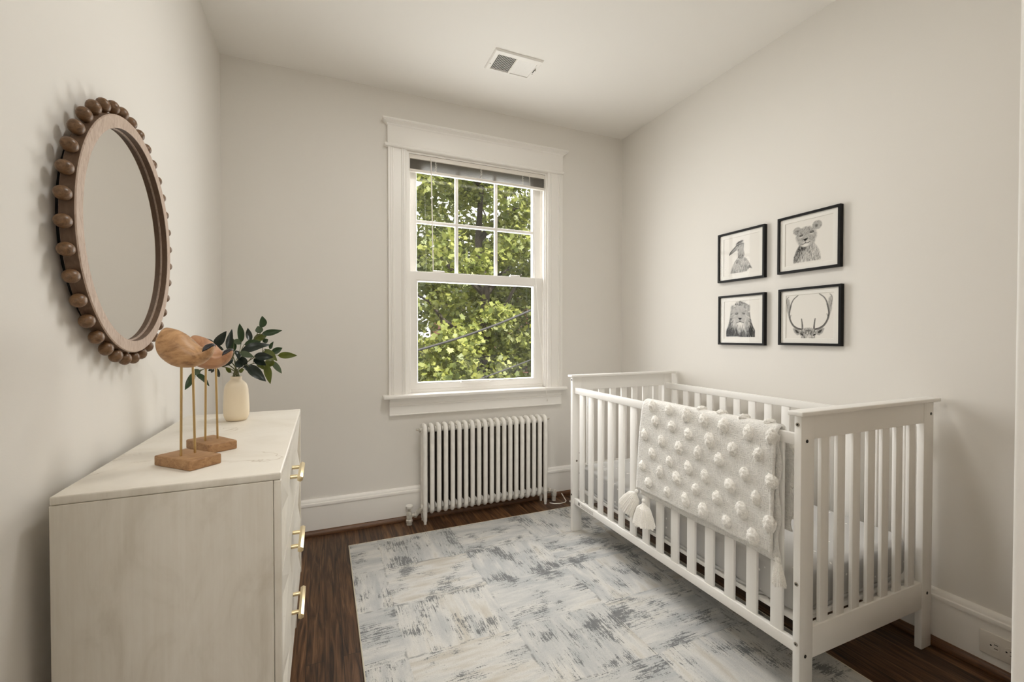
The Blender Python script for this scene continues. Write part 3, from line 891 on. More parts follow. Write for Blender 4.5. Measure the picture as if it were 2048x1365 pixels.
# ================================================================== CARVED BIRDS on the dresser top
TAB = [(205, 520, 520, .001), (212, 440, 600, .012), (225, 370, 675, .018), (260, 280, 785, .026), (300, 205, 850, .030), (330, 168, 890, .031), (360, 152, 915, .032), (420, 158, 965, .034),
       (520, 182, 1028, .036), (620, 214, 1060, .037), (760, 294, 1078, .037), (880, 400, 1078, .036), (960, 490, 1062, .034), (1050, 575, 1028, .031),
       (1110, 606, 1003, .028), (1160, 600, 975, .025), (1200, 580, 945, .022), (1250, 556, 905, .019), (1300, 541, 850, .015), (1350, 536, 765, .011), (1385, 541, 650, .006), (1397, 560, 610, .002)]
def bird(base, bang, ang, k, zrod, label, mat):
    """base: centre of the plinth on the dresser top; ang: heading of the beak; k: size"""
    bx, by = base
    zt = dzt
    h = Vector((math.cos(ang), math.sin(ang), 0)); s = Vector((-math.sin(ang), math.cos(ang), 0))
    bs = Vector((-math.sin(bang), math.cos(bang), 0))
    root = thing('shorebird_figurine', (bx, by, zt), label, 'figurine', 'carved shorebirds on the dresser')
    MM = Matrix.Translation((bx, by, zt)) @ Matrix.Rotation(bang, 4, 'Z')
    m = MB(); m.box(-0.063*k, 0.063*k, -0.036*k, 0.036*k, 0.0, 0.0235, 0.0035, 3, MM); m.obj('plinth', BASEW, root)
    us, vs = 0.0955e-3*k, 0.1015e-3*k*1.0
    for sd in (-1, 1):
        p0 = Vector((bx, by, zt+0.022)) + bs*0.0155*sd*k
        p1 = Vector((bx, by, zrod+0.006)) + bs*0.0125*sd*k
        MB().cyl(p0, p1, 0.0026, None, 12).obj('leg_rod', BRASSD, root)
    def slices(tab, a0, a1, n, infl):
        P = []
        for u, vu, vl, t in tab:
            cz, hh = (vu+vl)/2, (vl-vu)/2
            row = []
            for j in range(n+1):
                a = a0+(a1-a0)*j/n
                ca, sa = math.cos(a), math.sin(a)
                if sa > 0:      # narrower, ridged back; round belly
                    w = t*k*math.copysign(abs(ca)**1.15, ca)
                else:
                    w = t*k*math.copysign(abs(ca)**0.85, ca)
                z = zrod + ((1078-cz)*vs + hh*vs*sa) 
                off = Vector((0, 0, 0))
                p = Vector((bx, by, z)) + h*((u-800)*us) + s*w
                if infl:
                    c = Vector((bx, by, zrod+(1078-cz)*vs)) + h*((u-800)*us)
                    p += (p-c).normalized()*infl
                row.append(p)
            P.append(row)
        return P
    m = MB()
    n = 28
    # densify along the body
    dense = []
    for (a, b) in zip(TAB, TAB[1:]):
        for q in (0.0, 0.5): dense.append(tuple(a[i]+(b[i]-a[i])*q for i in range(4)))
    dense.append(TAB[-1])
    P = slices(dense, 0, 2*PI*(n-1)/n, n-1, 0)
    V = [[m.bm.verts.new(p) for p in r] for r in P]
    for A, B in zip(V, V[1:]):
        for j in range(n): m.bm.faces.new((A[j], A[(j+1) % n], B[(j+1) % n], B[j]))
    m.bm.faces.new(V[0]); m.bm.faces.new(V[-1][::-1])
    body = m.obj('body', mat, root, 60)
    sm = body.modifiers.new('s', 'SUBSURF'); sm.levels = 1; sm.render_levels = 1
    tip = [t for t in dense if t[0] >= 1225]
    m = MB()
    Pt = slices(tip, math.radians(12), math.radians(168), 14, 0.0006)
    m.grid(Pt)
    bk = m.obj('beak', BRONZ, root, 60)
    so = bk.modifiers.new('t', 'SOLIDIFY'); so.thickness = 0.0012; so.offset = 1
    return root
bird((-0.291, 1.236), math.radians(-45), math.radians(-12), 1.0, 1.094, 'pale carved wooden shorebird on brass legs, nearest on the dresser', BIRDW)
bird((-0.2745, 1.386), math.radians(-54), math.radians(-18), 0.96, 1.080, 'reddish carved wooden shorebird on brass legs, between the paler bird and the vase', BIRDR)

# ================================================================== VASE AND BRANCHES
VX, VY = -0.284, 1.813
vs = thing('vase', (VX, VY, dzt), 'cream ceramic bottle vase holding leafy branches on the dresser', 'vase')
vp = [(0, .8690), (.026, .8690), (.031, .8700), (.036, .878), (.0390, .889), (.0400, .902), (.0398, .92), (.0385, .950), (.0370, .975), (.0350, .988),
      (.0310, .998), (.0245, 1.0055), (.0190, 1.0100), (.0172, 1.0140), (.0172, 1.0195), (.0182, 1.0225), (.0176, 1.0240), (.0150, 1.0235), (.0145, 1.014), (.018, 1.004),
      (.028, .994), (.033, .975), (.035, .93), (.034, .89), (.028, .876), (0, .875)]
MB().lathe(vp, (VX, VY, 0.0002), 48).obj('body', CREAM, vs, 50)

def leaf_mesh(base, tip, width, tone, parent, rnd):
    b, t = Vector(base), Vector(tip)
    ax = t-b; L = ax.length; ax.normalize()
    eye = Vector((0, 0, EYE))-b
    view = (eye - ax*eye.dot(ax)).normalized()
    nrm = (view + Vector((rnd.uniform(-.45, .45), rnd.uniform(-.2, .2), rnd.uniform(-.1, .55)))).normalized()
    nrm = (nrm - ax*nrm.dot(ax)).normalized()
    side = ax.cross(nrm)
    m = MB()
    P = []
    n = 10
    bend = rnd.uniform(-.12, .16)*L
    for i in range(n+1):
        u = i/n
        w = width/2*1.12*(math.sin(PI*min(1, u**0.82))**0.8)*(1-0.18*u)
        w = max(w, 0.0004)
        row = []
        for j in range(-2, 3):
            f = j/2
            wav = 0.05*width*math.sin(u*9+j)
            row.append(b + ax*(L*u) + side*(w*f) + nrm*(bend*4*u*(1-u) + abs(f)*w*0.32 + wav*abs(f)))
        P.append(row)
    m.grid(P)
    return m.obj('leaf', LEAF[tone], parent, 70)
BRANCHES = {'A': [((-0.3555, 1.84, 1.147), (-0.4215, 1.8268, 1.1583), 0.0154, 0),
       ((-0.3462, 1.81, 1.1301), (-0.3083, 1.7902, 1.1841), 0.0281, 0),
       ((-0.3424, 1.79, 1.1284), (-0.3161, 1.7848, 1.1196), 0.0193, 0)],
 'B': [((-0.4161, 1.85, 1.0394), (-0.4393, 1.8327, 0.9804), 0.0239, 1),
       ((-0.4138, 1.86, 1.0375), (-0.3693, 1.8383, 0.9906), 0.0197, 1),
       ((-0.3985, 1.84, 1.0353), (-0.418, 1.8351, 1.0504), 0.0217, 3)],
 'C': [((-0.3025, 1.78, 1.1175), (-0.2935, 1.8009, 1.1908), 0.0204, 0),
       ((-0.2946, 1.81, 1.1076), (-0.2957, 1.825, 1.1602), 0.0252, 1),
       ((-0.2855, 1.79, 1.1538), (-0.266, 1.8033, 1.1382), 0.0195, 3),
       ((-0.277, 1.77, 1.1174), (-0.2677, 1.7561, 1.0857), 0.0193, 0),
       ((-0.2942, 1.83, 1.0869), (-0.3171, 1.8318, 1.1006), 0.02, 0),
       ((-0.288, 1.78, 1.0892), (-0.3245, 1.7688, 1.0629), 0.0259, 0),
       ((-0.3005, 1.82, 1.0368), (-0.3143, 1.8036, 1.0582), 0.0132, 2)],
 'D': [((-0.2699, 1.83, 1.1445), (-0.2723, 1.8103, 1.212), 0.0234, 1),
       ((-0.2599, 1.82, 1.1368), (-0.2057, 1.8057, 1.1467), 0.0256, 1),
       ((-0.2656, 1.78, 1.1105), (-0.1758, 1.8014, 1.1353), 0.0325, 0),
       ((-0.2663, 1.76, 1.1112), (-0.2238, 1.7764, 1.0925), 0.0214, 3),
       ((-0.2794, 1.76, 1.0772), (-0.2578, 1.7753, 1.0606), 0.0256, 0),
       ((-0.2638, 1.78, 1.0952), (-0.2512, 1.795, 1.0613), 0.0282, 0),
       ((-0.2728, 1.8, 1.0397), (-0.2554, 1.7847, 1.0512), 0.0131, 2)],
 'E': [((-0.2084, 1.85, 1.1976), (-0.2055, 1.8405, 1.2408), 0.027, 1),
       ((-0.2104, 1.84, 1.177), (-0.2199, 1.8463, 1.2032), 0.0251, 3),
       ((-0.2097, 1.86, 1.1736), (-0.143, 1.8716, 1.1878), 0.023, 1),
       ((-0.2481, 1.87, 1.1483), (-0.2572, 1.8877, 1.1967), 0.0218, 0),
       ((-0.2359, 1.86, 1.1541), (-0.1956, 1.879, 1.1666), 0.0263, 2)],
 'F': [((-0.1857, 1.88, 1.1174), (-0.1712, 1.8593, 1.1458), 0.0141, 1),
       ((-0.207, 1.87, 1.1435), (-0.1901, 1.8753, 1.155), 0.0186, 1),
       ((-0.1777, 1.86, 1.104), (-0.1421, 1.8686, 1.1219), 0.0232, 1),
       ((-0.1555, 1.84, 1.0951), (-0.0911, 1.8403, 1.0928), 0.0242, 2),
       ((-0.1926, 1.81, 1.1196), (-0.1537, 1.7939, 1.0768), 0.0259, 2),
       ((-0.2242, 1.78, 1.0967), (-0.1641, 1.7787, 1.0912), 0.0274, 0)],
 'G': [((-0.228, 1.81, 1.0865), (-0.1889, 1.7895, 1.0622), 0.0268, 0),
       ((-0.1758, 1.86, 1.0737), (-0.1458, 1.8817, 1.0232), 0.0209, 3),
       ((-0.1931, 1.83, 1.0666), (-0.1813, 1.8483, 0.989), 0.025, 2),
       ((-0.2444, 1.76, 1.0677), (-0.1864, 1.7624, 1.0068), 0.0345, 0),
       ((-0.2504, 1.79, 1.0682), (-0.2454, 1.78, 1.0447), 0.0175, 0),
       ((-0.1912, 1.85, 1.0516), (-0.1767, 1.8704, 1.0825), 0.0299, 2),
       ((-0.224, 1.84, 1.0713), (-0.2007, 1.8436, 1.0431), 0.0227, 2)],
 'H': [((-0.3432, 1.83, 1.0528), (-0.3414, 1.8491, 1.0192), 0.0153, 0),
       ((-0.3562, 1.84, 1.0514), (-0.3672, 1.8574, 1.0361), 0.0088, 0),
       ((-0.3628, 1.85, 1.0502), (-0.3741, 1.8504, 1.0435), 0.0088, 0)]}
BR_LABEL = {
 'A': 'dark leafy branch leaning far left behind the wooden birds',
 'B': 'drooping sprig of dark green leaves seen between the brass bird legs',
 'C': 'short dark leafy branch at the left of the vase mouth',
 'D': 'upright branch at the middle of the vase, one single leaf standing straight up',
 'E': 'tallest branch, its top leaf pointing up at the upper right of the vase',
 'F': 'branch reaching furthest right, tipped by bright olive leaves',
 'G': 'branch bending down at the right of the vase with one large dark leaf',
 'H': 'small twig with tiny dark leaves low at the left of the vase neck'}
rl = random.Random(11)
for kk, (key, Ls) in enumerate(BRANCHES.items()):
    cen = Vector((0, 0, 0))
    for b, t, w, tn in Ls: cen += Vector(b)/len(Ls)
    a = kk/8*2*PI
    start = Vector((VX+0.006*math.cos(a), VY+0.006*math.sin(a), 0.90))
    mouth = Vector((VX+0.009*math.cos(a), VY+0.009*math.sin(a), 1.026))
    br = thing('leafy_branch', start, BR_LABEL[key], 'branch', 'leafy branches in the vase')
    m = MB()
    up = mouth + Vector((0, 0, 0.03)) if key not in 'BH' else mouth + Vector((0, 0, 0.035))
    c1 = mouth.lerp(cen, 0.55) + Vector((0, 0, 0.012 if key not in 'BH' else 0.03))
    path = [start, mouth, c1, cen]
    # smooth path
    sm = []
    for i in range(3):
        for q in range(5):
            u = q/5
            p0 = path[max(i-1, 0)]; p1 = path[i]; p2 = path[i+1]; p3 = path[min(i+2, 3)]
            sm.append(0.5*((2*p1) + (p2-p0)*u + (2*p0-5*p1+4*p2-p3)*u*u + (3*p1-p0-3*p2+p3)*u**3))
    sm.append(path[-1])
    m.tube(sm, [0.0024-0.0012*i/len(sm) for i in range(len(sm))], 7)
    for b, t, w, tn in Ls:
        b = Vector(b)
        i = min(range(6, len(sm)), key=lambda q: (sm[q]-b).length + (0.02 if q == len(sm)-1 else 0))
        s0 = sm[max(5, i-1)]
        mid = s0.lerp(b, 0.5) + Vector((0, 0, 0.003))
        m.tube([s0, mid, b, b.lerp(Vector(t), 0.12)], [0.0013, 0.0011, 0.0010, 0.0006], 6)
    m.obj('stem', STEM, br, 60)
    for b, t, w, tn in Ls:
        leaf_mesh(b, t, w, tn, br, rl)

# ================================================================== CRIB
FX, BX = 1.356, 2.048            # front and back rails
Y0, Y1 = 0.886, 2.255            # outer faces of the two ends
crib = thing('baby_crib', (1.72, 1.57, 0.0), 'white slatted wooden baby crib standing along the right wall', 'crib')
RUGT = 0.0067
for (x0, x1, zb) in ((1.347, 1.410, RUGT), (2.035, 2.098, 0.0)):
    for (y0, y1) in ((Y0, Y0+0.0225), (Y1-0.0225, Y1)):
        MB().box(x0, x1, y0, y1, zb, 0.922, 0.0018, 2).obj('post', CRIBW, crib)
for (y0, y1, ya_, yb_) in ((Y0, Y0+0.0225, Y0-0.012, Y0+0.036), (Y1-0.0225, Y1, Y1-0.036, Y1+0.012)):
    MB().box(1.333, 2.122, ya_, yb_, 0.9205, 0.9350, 0.0035, 3).obj('cap_rail', CRIBW, crib)
    MB().box(1.4105, 2.0345, y0+0.0015, y1-0.0015, 0.845, 0.9205, 0.001, 1).obj('end_panel', CRIBW, crib)
    MB().box(1.4105, 2.0345, y0+0.001, y1-0.001, 0.152, 0.251, 0.0025, 2).obj('end_rail', CRIBW, crib)
    for k in range(7):
        xc = 1.7225+(k-3)*0.0832
        MB().box(xc-0.0205, xc+0.0205, (y0+y1)/2-0.006, (y0+y1)/2+0.006, 0.2505, 0.8455, 0.0022, 2).obj('slat', CRIBW, crib)
for x in (FX, BX):
    MB().box(x, x+0.020, Y0+0.0225, Y1-0.0225, 0.8255, 0.8615, 0.0028, 2).obj('top_rail', CRIBW, crib)
    MB().box(x, x+0.020, Y0+0.0225, Y1-0.0225, 0.1715, 0.2085, 0.0028, 2).obj('bottom_rail', CRIBW, crib)
    for k in range(14):
        y = 0.9735 + k*0.0911
        MB().box(x+0.004, x+0.016, y-0.0205, y+0.0205, 0.2080, 0.8260, 0.0022, 2).obj('slat', CRIBW, crib)
# mattress support
sp = MB()
sp.box(1.386, 2.040, 0.915, 2.226, 0.2480, 0.2640, 0.003)
sp.obj('mattress_support', CRIBW, crib)
def bolt(p, d):
    p = Vector(p); d = Vector(d)
    m = MB(); m.cyl(p-d*0.001, p+d*0.0016, 0.0062, None, 20, 0.0006); b = m.obj('bolt', BOLTM, crib)
    MB().cyl(p+d*0.0012, p+d*0.0020, 0.0032, None, 6).obj('hex_socket', BOLTD, b)
def hole(p, d):
    p = Vector(p); d = Vector(d)
    MB().cyl(p-d*0.001, p+d*0.0010, 0.0055, None, 16).obj('bolt', BOLTD, crib)
nx, ny = (-1, 0, 0), (0, -1, 0)
bolt((1.347, Y0+0.0115, 0.893), nx); bolt((1.347, Y0+0.0115, 0.207), nx); bolt((1.347, Y0+0.0115, 0.395), nx)
hole((1.347, Y1-0.0115, 0.905), nx); hole((1.347, Y1-0.0115, 0.225), nx)
hole((1.374, Y0, 0.841), ny); hole((1.374, Y0, 0.168), ny); hole((2.079, Y0, 0.877), ny); hole((2.068, Y0, 0.206), ny)
bolt((1.375, Y1-0.0225, 0.425), ny); hole((1.398, Y1-0.0225, 0.47), ny); hole((1.398, Y1-0.0225, 0.35), ny)
# printed care label on the front bottom rail
lb = MB().box(FX-0.0006, FX+0.001, 2.02, 2.19, 0.176, 0.204).obj('care_label', CRIBW, crib)
INK = paint('faint printing', (0.30, 0.28, 0.26), 0.7)
for k in range(3):
    MB().box(FX-0.0010, FX-0.0004, 2.03, 2.155-0.012*(k % 2), 0.1815+k*0.006, 0.1835+k*0.006).obj('print_line', INK, lb)
MB().box(FX-0.0010, FX-0.0004, 2.165, 2.185, 0.182, 0.199).obj('print_mark', INK, lb)

# ================================================================== MATTRESS
m = MB()
nx_, ny_, nz_ = 1.3885, 0.9165, 0.2645
x0, x1, y0, y1, z0, z1 = 1.3885, 2.036, 0.9205, 2.2215, 0.2650, 0.408
t = bmesh.new()
bmesh.ops.create_cube(t, size=1.0)
for v in t.verts: v.co = Vector(((x0+x1)/2+v.co.x*(x1-x0), (y0+y1)/2+v.co.y*(y1-y0), (z0+z1)/2+v.co.z*(z1-z0)))
ve = [e for e in t.edges if abs(e.verts[0].co.z-e.verts[1].co.z) > 0.05]
bmesh.ops.bevel(t, geom=ve, offset=0.06, segments=6, affect='EDGES', profile=0.5)
he = [e for e in t.edges if abs(e.verts[0].co.z-e.verts[1].co.z) < 1e-5 and len(e.link_faces) == 2 and abs(e.link_faces[0].normal.z-e.link_faces[1].normal.z) > 0.5]
bmesh.ops.bevel(t, geom=he, offset=0.026, segments=5, affect='EDGES', profile=0.5)
bmesh.ops.subdivide_edges(t, edges=[e for e in t.edges if e.calc_length() > 0.05], cuts=24, use_grid_fill=True)
for v in t.verts:
    if v.co.z < 0.385:      # sheet puckers down the sides
        q = v.co*1.0
        d = 0.0045*math.sin(q.y*70 + 2*math.sin(q.x*23)) + 0.003*mnoise.noise(q*18)
        c = Vector(((x0+x1)/2, (y0+y1)/2, q.z))
        dr_ = Vector((1 if q.x > (x0+x1)/2 else -1, 0, 0)) if min(abs(q.x-x0), abs(q.x-x1)) < min(abs(q.y-y0), abs(q.y-y1)) else Vector((0, 1 if q.y > (y0+y1)/2 else -1, 0))
        v.co -= dr_*max(0, d+0.002)
m._take(t)
mt = thing('crib_mattress', (1.71, 1.57, 0.264), 'crib mattress in a grey sheet printed with small moons and stars', 'mattress')
m.obj('mattress', SHEET, mt, 60)
m = MB()
ry = []
for k in range(96):
    a = 2*PI*k/96
    cx, cy = (x0+x1)/2, (y0+y1)/2
    hx_, hy_ = (x1-x0)/2-0.004, (y1-y0)/2-0.004
    ca, sa = math.cos(a), math.sin(a)
    px = cx+hx_*math.copysign(abs(ca)**0.25, ca); py = cy+hy_*math.copysign(abs(sa)**0.25, sa)
    ry.append((px, py, 0.2735+0.004*math.sin(k*2.3)))
m.tube(ry, 0.006, 7, closed=True)
m.obj('gathered_hem', SHEET, mt, 60)

# ================================================================== BLANKET over the front rail
bk = thing('blanket', (1.36, 1.28, 0.866), 'cream cotton blanket with fluffy tufts and tassels draped over the crib rail', 'blanket')
def arc_path(pts, n):
    pts = [Vector((p[0], 0, p[1])) for p in pts]
    out = []
    for i in range(len(pts)-1):
        for q in range(n):
            u = q/n
            p0 = pts[max(i-1, 0)]; p1 = pts[i]; p2 = pts[i+1]; p3 = pts[min(i+2, len(pts)-1)]
            out.append(0.5*((2*p1) + (p2-p0)*u + (2*p0-5*p1+4*p2-p3)*u*u + (3*p1-p0-3*p2+p3)*u**3))
    out.append(pts[-1]); return out
def cloth(path, yl, yr, amp, name, mat, thick, seed):
    """path: XZ profile; yl/yr: left (far) and right (near) edge as functions of z"""
    m = MB()
    ny = 70
    P = []
    L = len(path)
    for i in range(ny+1):
        u = i/ny
        row = []
        for j, p in enumerate(path):
            a = yl(p.z, j/(L-1)); b = yr(p.z, j/(L-1))
            y = a+(b-a)*u
            w = amp*mnoise.noise(Vector((y*6+seed, p.z*3, j/L)))*min(1, abs(p.z-0.865)*8)
            zz = 0.0
            if j <= 2: zz = 0.007*mnoise.noise(Vector((y*5, seed, 0)))
            row.append(Vector((p.x - abs(w), y, p.z+zz)))
        P.append(row)
    m.grid(P)
    o = m.obj(name, mat, bk, 80)
    s = o.modifiers.new('t', 'SOLIDIFY'); s.thickness = thick; s.offset = 0
    return o
front = arc_path([(1.333, .462), (1.331, .56), (1.330, .68), (1.331, .78), (1.334, .840), (1.343, .868), (1.362, .8765), (1.379, .871), (1.3855, .852), (1.3865, .79)], 7)
cloth(front, lambda z, u: 1.598 + max(0, .86-z)*0.10, lambda z, u: 0.962 + max(0, .86-z)*0.028, 0.006, 'cloth', WEAVE, 0.008, 3)
under = arc_path([(1.3455, .437), (1.3455, .55), (1.3450, .70), (1.3460, .82), (1.3505, .852)], 7)
cloth(under, lambda z, u: 1.612 + max(0, .86-z)*0.03, lambda z, u: 0.952 + 0.006*math.sin(z*40), 0.003, 'folded_layer', WEAVE, 0.007, 9)
inner = arc_path([(1.3945, .532), (1.3940, .62), (1.3930, .72), (1.3915, .80), (1.3895, .848)], 7)
cloth(inner, lambda z, u: 1.585, lambda z, u: 0.940 + 0.010*math.sin(z*48)+0.02*max(0, z-.7), 0.002, 'inside_flap', WEAVE, 0.006, 15)
# hem roll down the near edge
m = MB()
m.tube([(p.x-0.001, 0.962+max(0, .86-p.z)*0.028, p.z) for p in front[:40]], 0.0065, 8)
m.obj('rolled_edge', WEAVE, bk, 60)
# fluffy tufts: three shapes, copied
def tuft_mesh(seed):
    t = bmesh.new()
    bmesh.ops.create_icosphere(t, subdivisions=4, radius=1.0)
    for v in t.verts:
        n = v.co.normalized()
        r = 1 + 0.22*mnoise.noise(n*2.6+Vector((seed, 0, 0))) + 0.16*mnoise.noise(n*7+Vector((0, seed, 0))) + 0.10*mnoise.noise(n*15+Vector((0, 0, seed)))
        v.co = Vector((n.x*0.0140*r, n.y*0.0190*r, n.z*0.0260*r))
    me = bpy.data.meshes.new('tuft'); t.to_mesh(me); t.free()
    me.materials.append(FLUFF)
    me.polygons.foreach_set('use_smooth', [True]*len(me.polygons))
    return me
TM = [tuft_mesh(s) for s in (1.3, 5.1, 9.7, 14.2)]
TUFTS = [(1.531, 0.858), (1.429, 0.858), (1.332, 0.853), (1.244, 0.848), (1.154, 0.845), (1.053, 0.837), (0.969, 0.845), (1.508, 0.798), (1.407, 0.794), (1.316, 0.78), (1.213, 0.779), (1.114, 0.77), (1.012, 0.777), (1.573, 0.723), (1.467, 0.72), (1.366, 0.716), (1.268, 0.719), (1.169, 0.716), (1.063, 0.696), (1.525, 0.652), (1.419, 0.645), (1.315, 0.646), (1.232, 0.638), (1.122, 0.637), (1.021, 0.629), (1.587, 0.58), (1.475, 0.586), (1.377, 0.587), (1.278, 0.574), (1.178, 0.573), (1.074, 0.568), (1.548, 0.516), (1.431, 0.515), (1.329, 0.513), (1.241, 0.504), (1.136, 0.503), (1.031, 0.494),
         (0.966, 0.700), (0.972, 0.560)]
for i, (y, z) in enumerate(TUFTS):
    y = y*1.0
    x = 1.3255 if z < 0.835 else 1.3285
    M = Matrix.Translation((x, y, z-0.003)) @ Matrix.Rotation(random.uniform(-.25, .25), 4, 'X') @ Matrix.Rotation(PI*(i % 2), 4, 'Z') @ Matrix.Diagonal((0.9+random.random()*.25, 0.85+random.random()*.3, 0.85+random.random()*.3, 1))
    link('tuft', TM[i % 4], bk, M)
for i, (x, y, z) in enumerate([(1.366, 1.290, .880), (1.366, 1.195, .880), (1.366, 1.10, .880), (1.366, 1.005, .880), (1.402, 0.952, .80), (1.402, 0.957, .69), (1.402, 0.955, .59)]):
    M = Matrix.Translation((x, y, z)) @ (Matrix.Rotation(PI/2, 4, 'Y') if z > .86 else Matrix.Identity(4)) @ Matrix.Diagonal((.8, .9, .8, 1))
    link('tuft', TM[i % 4], bk, M)
def tassel(p0, p1, r, name='tassel'):
    p0, p1 = Vector(p0), Vector(p1)
    ax = (p1-p0); L = ax.length
    q = Vector((0, 0, -1)).rotation_difference(ax.normalized()).to_matrix().to_4x4()
    t = MB()
    n = 56
    prof = [(0.0, 0.004), (0.006, 0.003), (0.0085, 0), (0.010, -0.006), (0.0075, -0.014), (0.011, -0.022), (0.6*r, -0.35*L), (0.85*r, -0.7*L), (r, -L), (0.9*r, -L-0.001), (0, -L+0.012)]
    rings = []
    for i, (rr, z) in enumerate(prof):
        row = []
        for k in range(n):
            a = 2*PI*k/n
            rad = rr*(1 + (0.10*math.sin(k*PI*0.99) + 0.12*mnoise.noise(Vector((math.cos(a)*3, math.sin(a)*3, 2.0+p0.y*9))))*(1 if i > 4 else 0.1))
            zz = z - (0.010*mnoise.noise(Vector((math.cos(a)*6, math.sin(a)*6, p0.z*7))) + 0.003*(k % 3) if 7 < i < 10 else 0)
            row.append(t.bm.verts.new(q @ Vector((rad*0.62*math.cos(a), rad*math.sin(a), zz)) + p0))
        rings.append(row)
    for A, B in zip(rings, rings[1:]):
        for k in range(n): t.bm.faces.new((A[k], A[(k+1) % n], B[(k+1) % n], B[k]))
    t.bm.faces.new(rings[0]); t.bm.faces.new(rings[-1][::-1])
    t.obj(name, FLUFF, bk, 20)
tassel((1.328, 1.630, 0.452), (1.322, 1.690, 0.350), 0.054)
tassel((1.322, 1.578, 0.428), (1.318, 1.572, 0.318), 0.058)
tassel((1.402, 1.618, 0.842), (1.404, 1.628, 0.795), 0.016)
tassel((1.341, 0.956, 0.452), (1.340, 0.950, 0.372), 0.022)

# ================================================================== FOUR ANIMAL PRINTS
NA = 132
uu, vv = np.meshgrid((np.arange(NA)+.5)/NA, (np.arange(NA)+.5)/NA, indexing='xy')
rs = np.random.RandomState(5)
def smooth(a, k=1):
    for _ in range(k):
        a = (a + np.roll(a, 1, 0)+np.roll(a, -1, 0)+np.roll(a, 1, 1)+np.roll(a, -1, 1))/5
    return a
def ell(cx, cy, rx, ry, soft=0.12, rot=0.0):
    c, s = math.cos(rot), math.sin(rot)
    x, y = uu-cx, vv-cy
    a, b = (c*x+s*y)/rx, (-s*x+c*y)/ry
    d = np.sqrt(a*a+b*b)
    return np.clip((1+soft-d)/(2*soft), 0, 1)
def poly(P, soft=1):
    ins = np.zeros_like(uu, bool)
    n = len(P)
    for i in range(n):
        x1, y1 = P[i]; x2, y2 = P[(i+1) % n]
        c = ((y1 > vv) != (y2 > vv)) & (uu < (x2-x1)*(vv-y1)/(y2-y1+1e-9)+x1)
        ins ^= c
    return smooth(ins.astype(float), soft)
def line(D, P, w, dark, w2=None):
    w2 = w if w2 is None else w2
    n = len(P)-1
    for i in range(n):
        (x1, y1), (x2, y2) = P[i], P[i+1]
        dx, dy = x2-x1, y2-y1
        L2 = dx*dx+dy*dy+1e-12
        t = np.clip(((uu-x1)*dx+(vv-y1)*dy)/L2, 0, 1)
        d = np.hypot(uu-x1-t*dx, vv-y1-t*dy)
        ww = w+(w2-w)*((i+t)/n)
        D[:] = np.maximum(D, dark*np.clip((ww-d)/0.006+0.5, 0, 1))
def curve(P, n=6):
    out = []
    for i in range(len(P)-1):
        p0, p1, p2, p3 = [np.array(P[j]) for j in (max(i-1, 0), i, i+1, min(i+2, len(P)-1))]
        for q in range(n):
            t = q/n
            out.append(tuple(0.5*((2*p1)+(p2-p0)*t+(2*p0-5*p1+4*p2-p3)*t*t+(3*p1-p0-3*p2+p3)*t**3)))
    out.append(tuple(P[-1])); return out
def fur(D, mask, n, length, dfun, dark, light=0.0):
    ys, xs = np.where(mask > 0.5)
    if len(xs) == 0: return
    for _ in range(n):
        k = rs.randint(len(xs))
        x, y = xs[k]/NA, ys[k]/NA
        dx, dy = dfun(x, y)
        d = dark*(0.5+rs.rand()*0.8)
        Ls = length*(0.5+rs.rand())
        for t in np.linspace(0, 1, int(Ls*NA)+2):
            i, j = int((y+dy*Ls*t)*NA), int((x+dx*Ls*t)*NA)
            if 0 <= i < NA and 0 <= j < NA:
                D[i, j] = np.clip(D[i, j]+d*(1-t*0.6), 0, 1)
def down(x, y):
    a = rs.normal(0, .35); return math.sin(a)*0.8+(x-.47)*0.8, -1
def radial(cx, cy):
    def f(x, y):
        dx, dy = x-cx, y-cy-0.05; L = math.hypot(dx, dy)+1e-5
        return dx/L*0.8+rs.normal(0, .15), dy/L*0.8-0.35+rs.normal(0, .15)
    return f

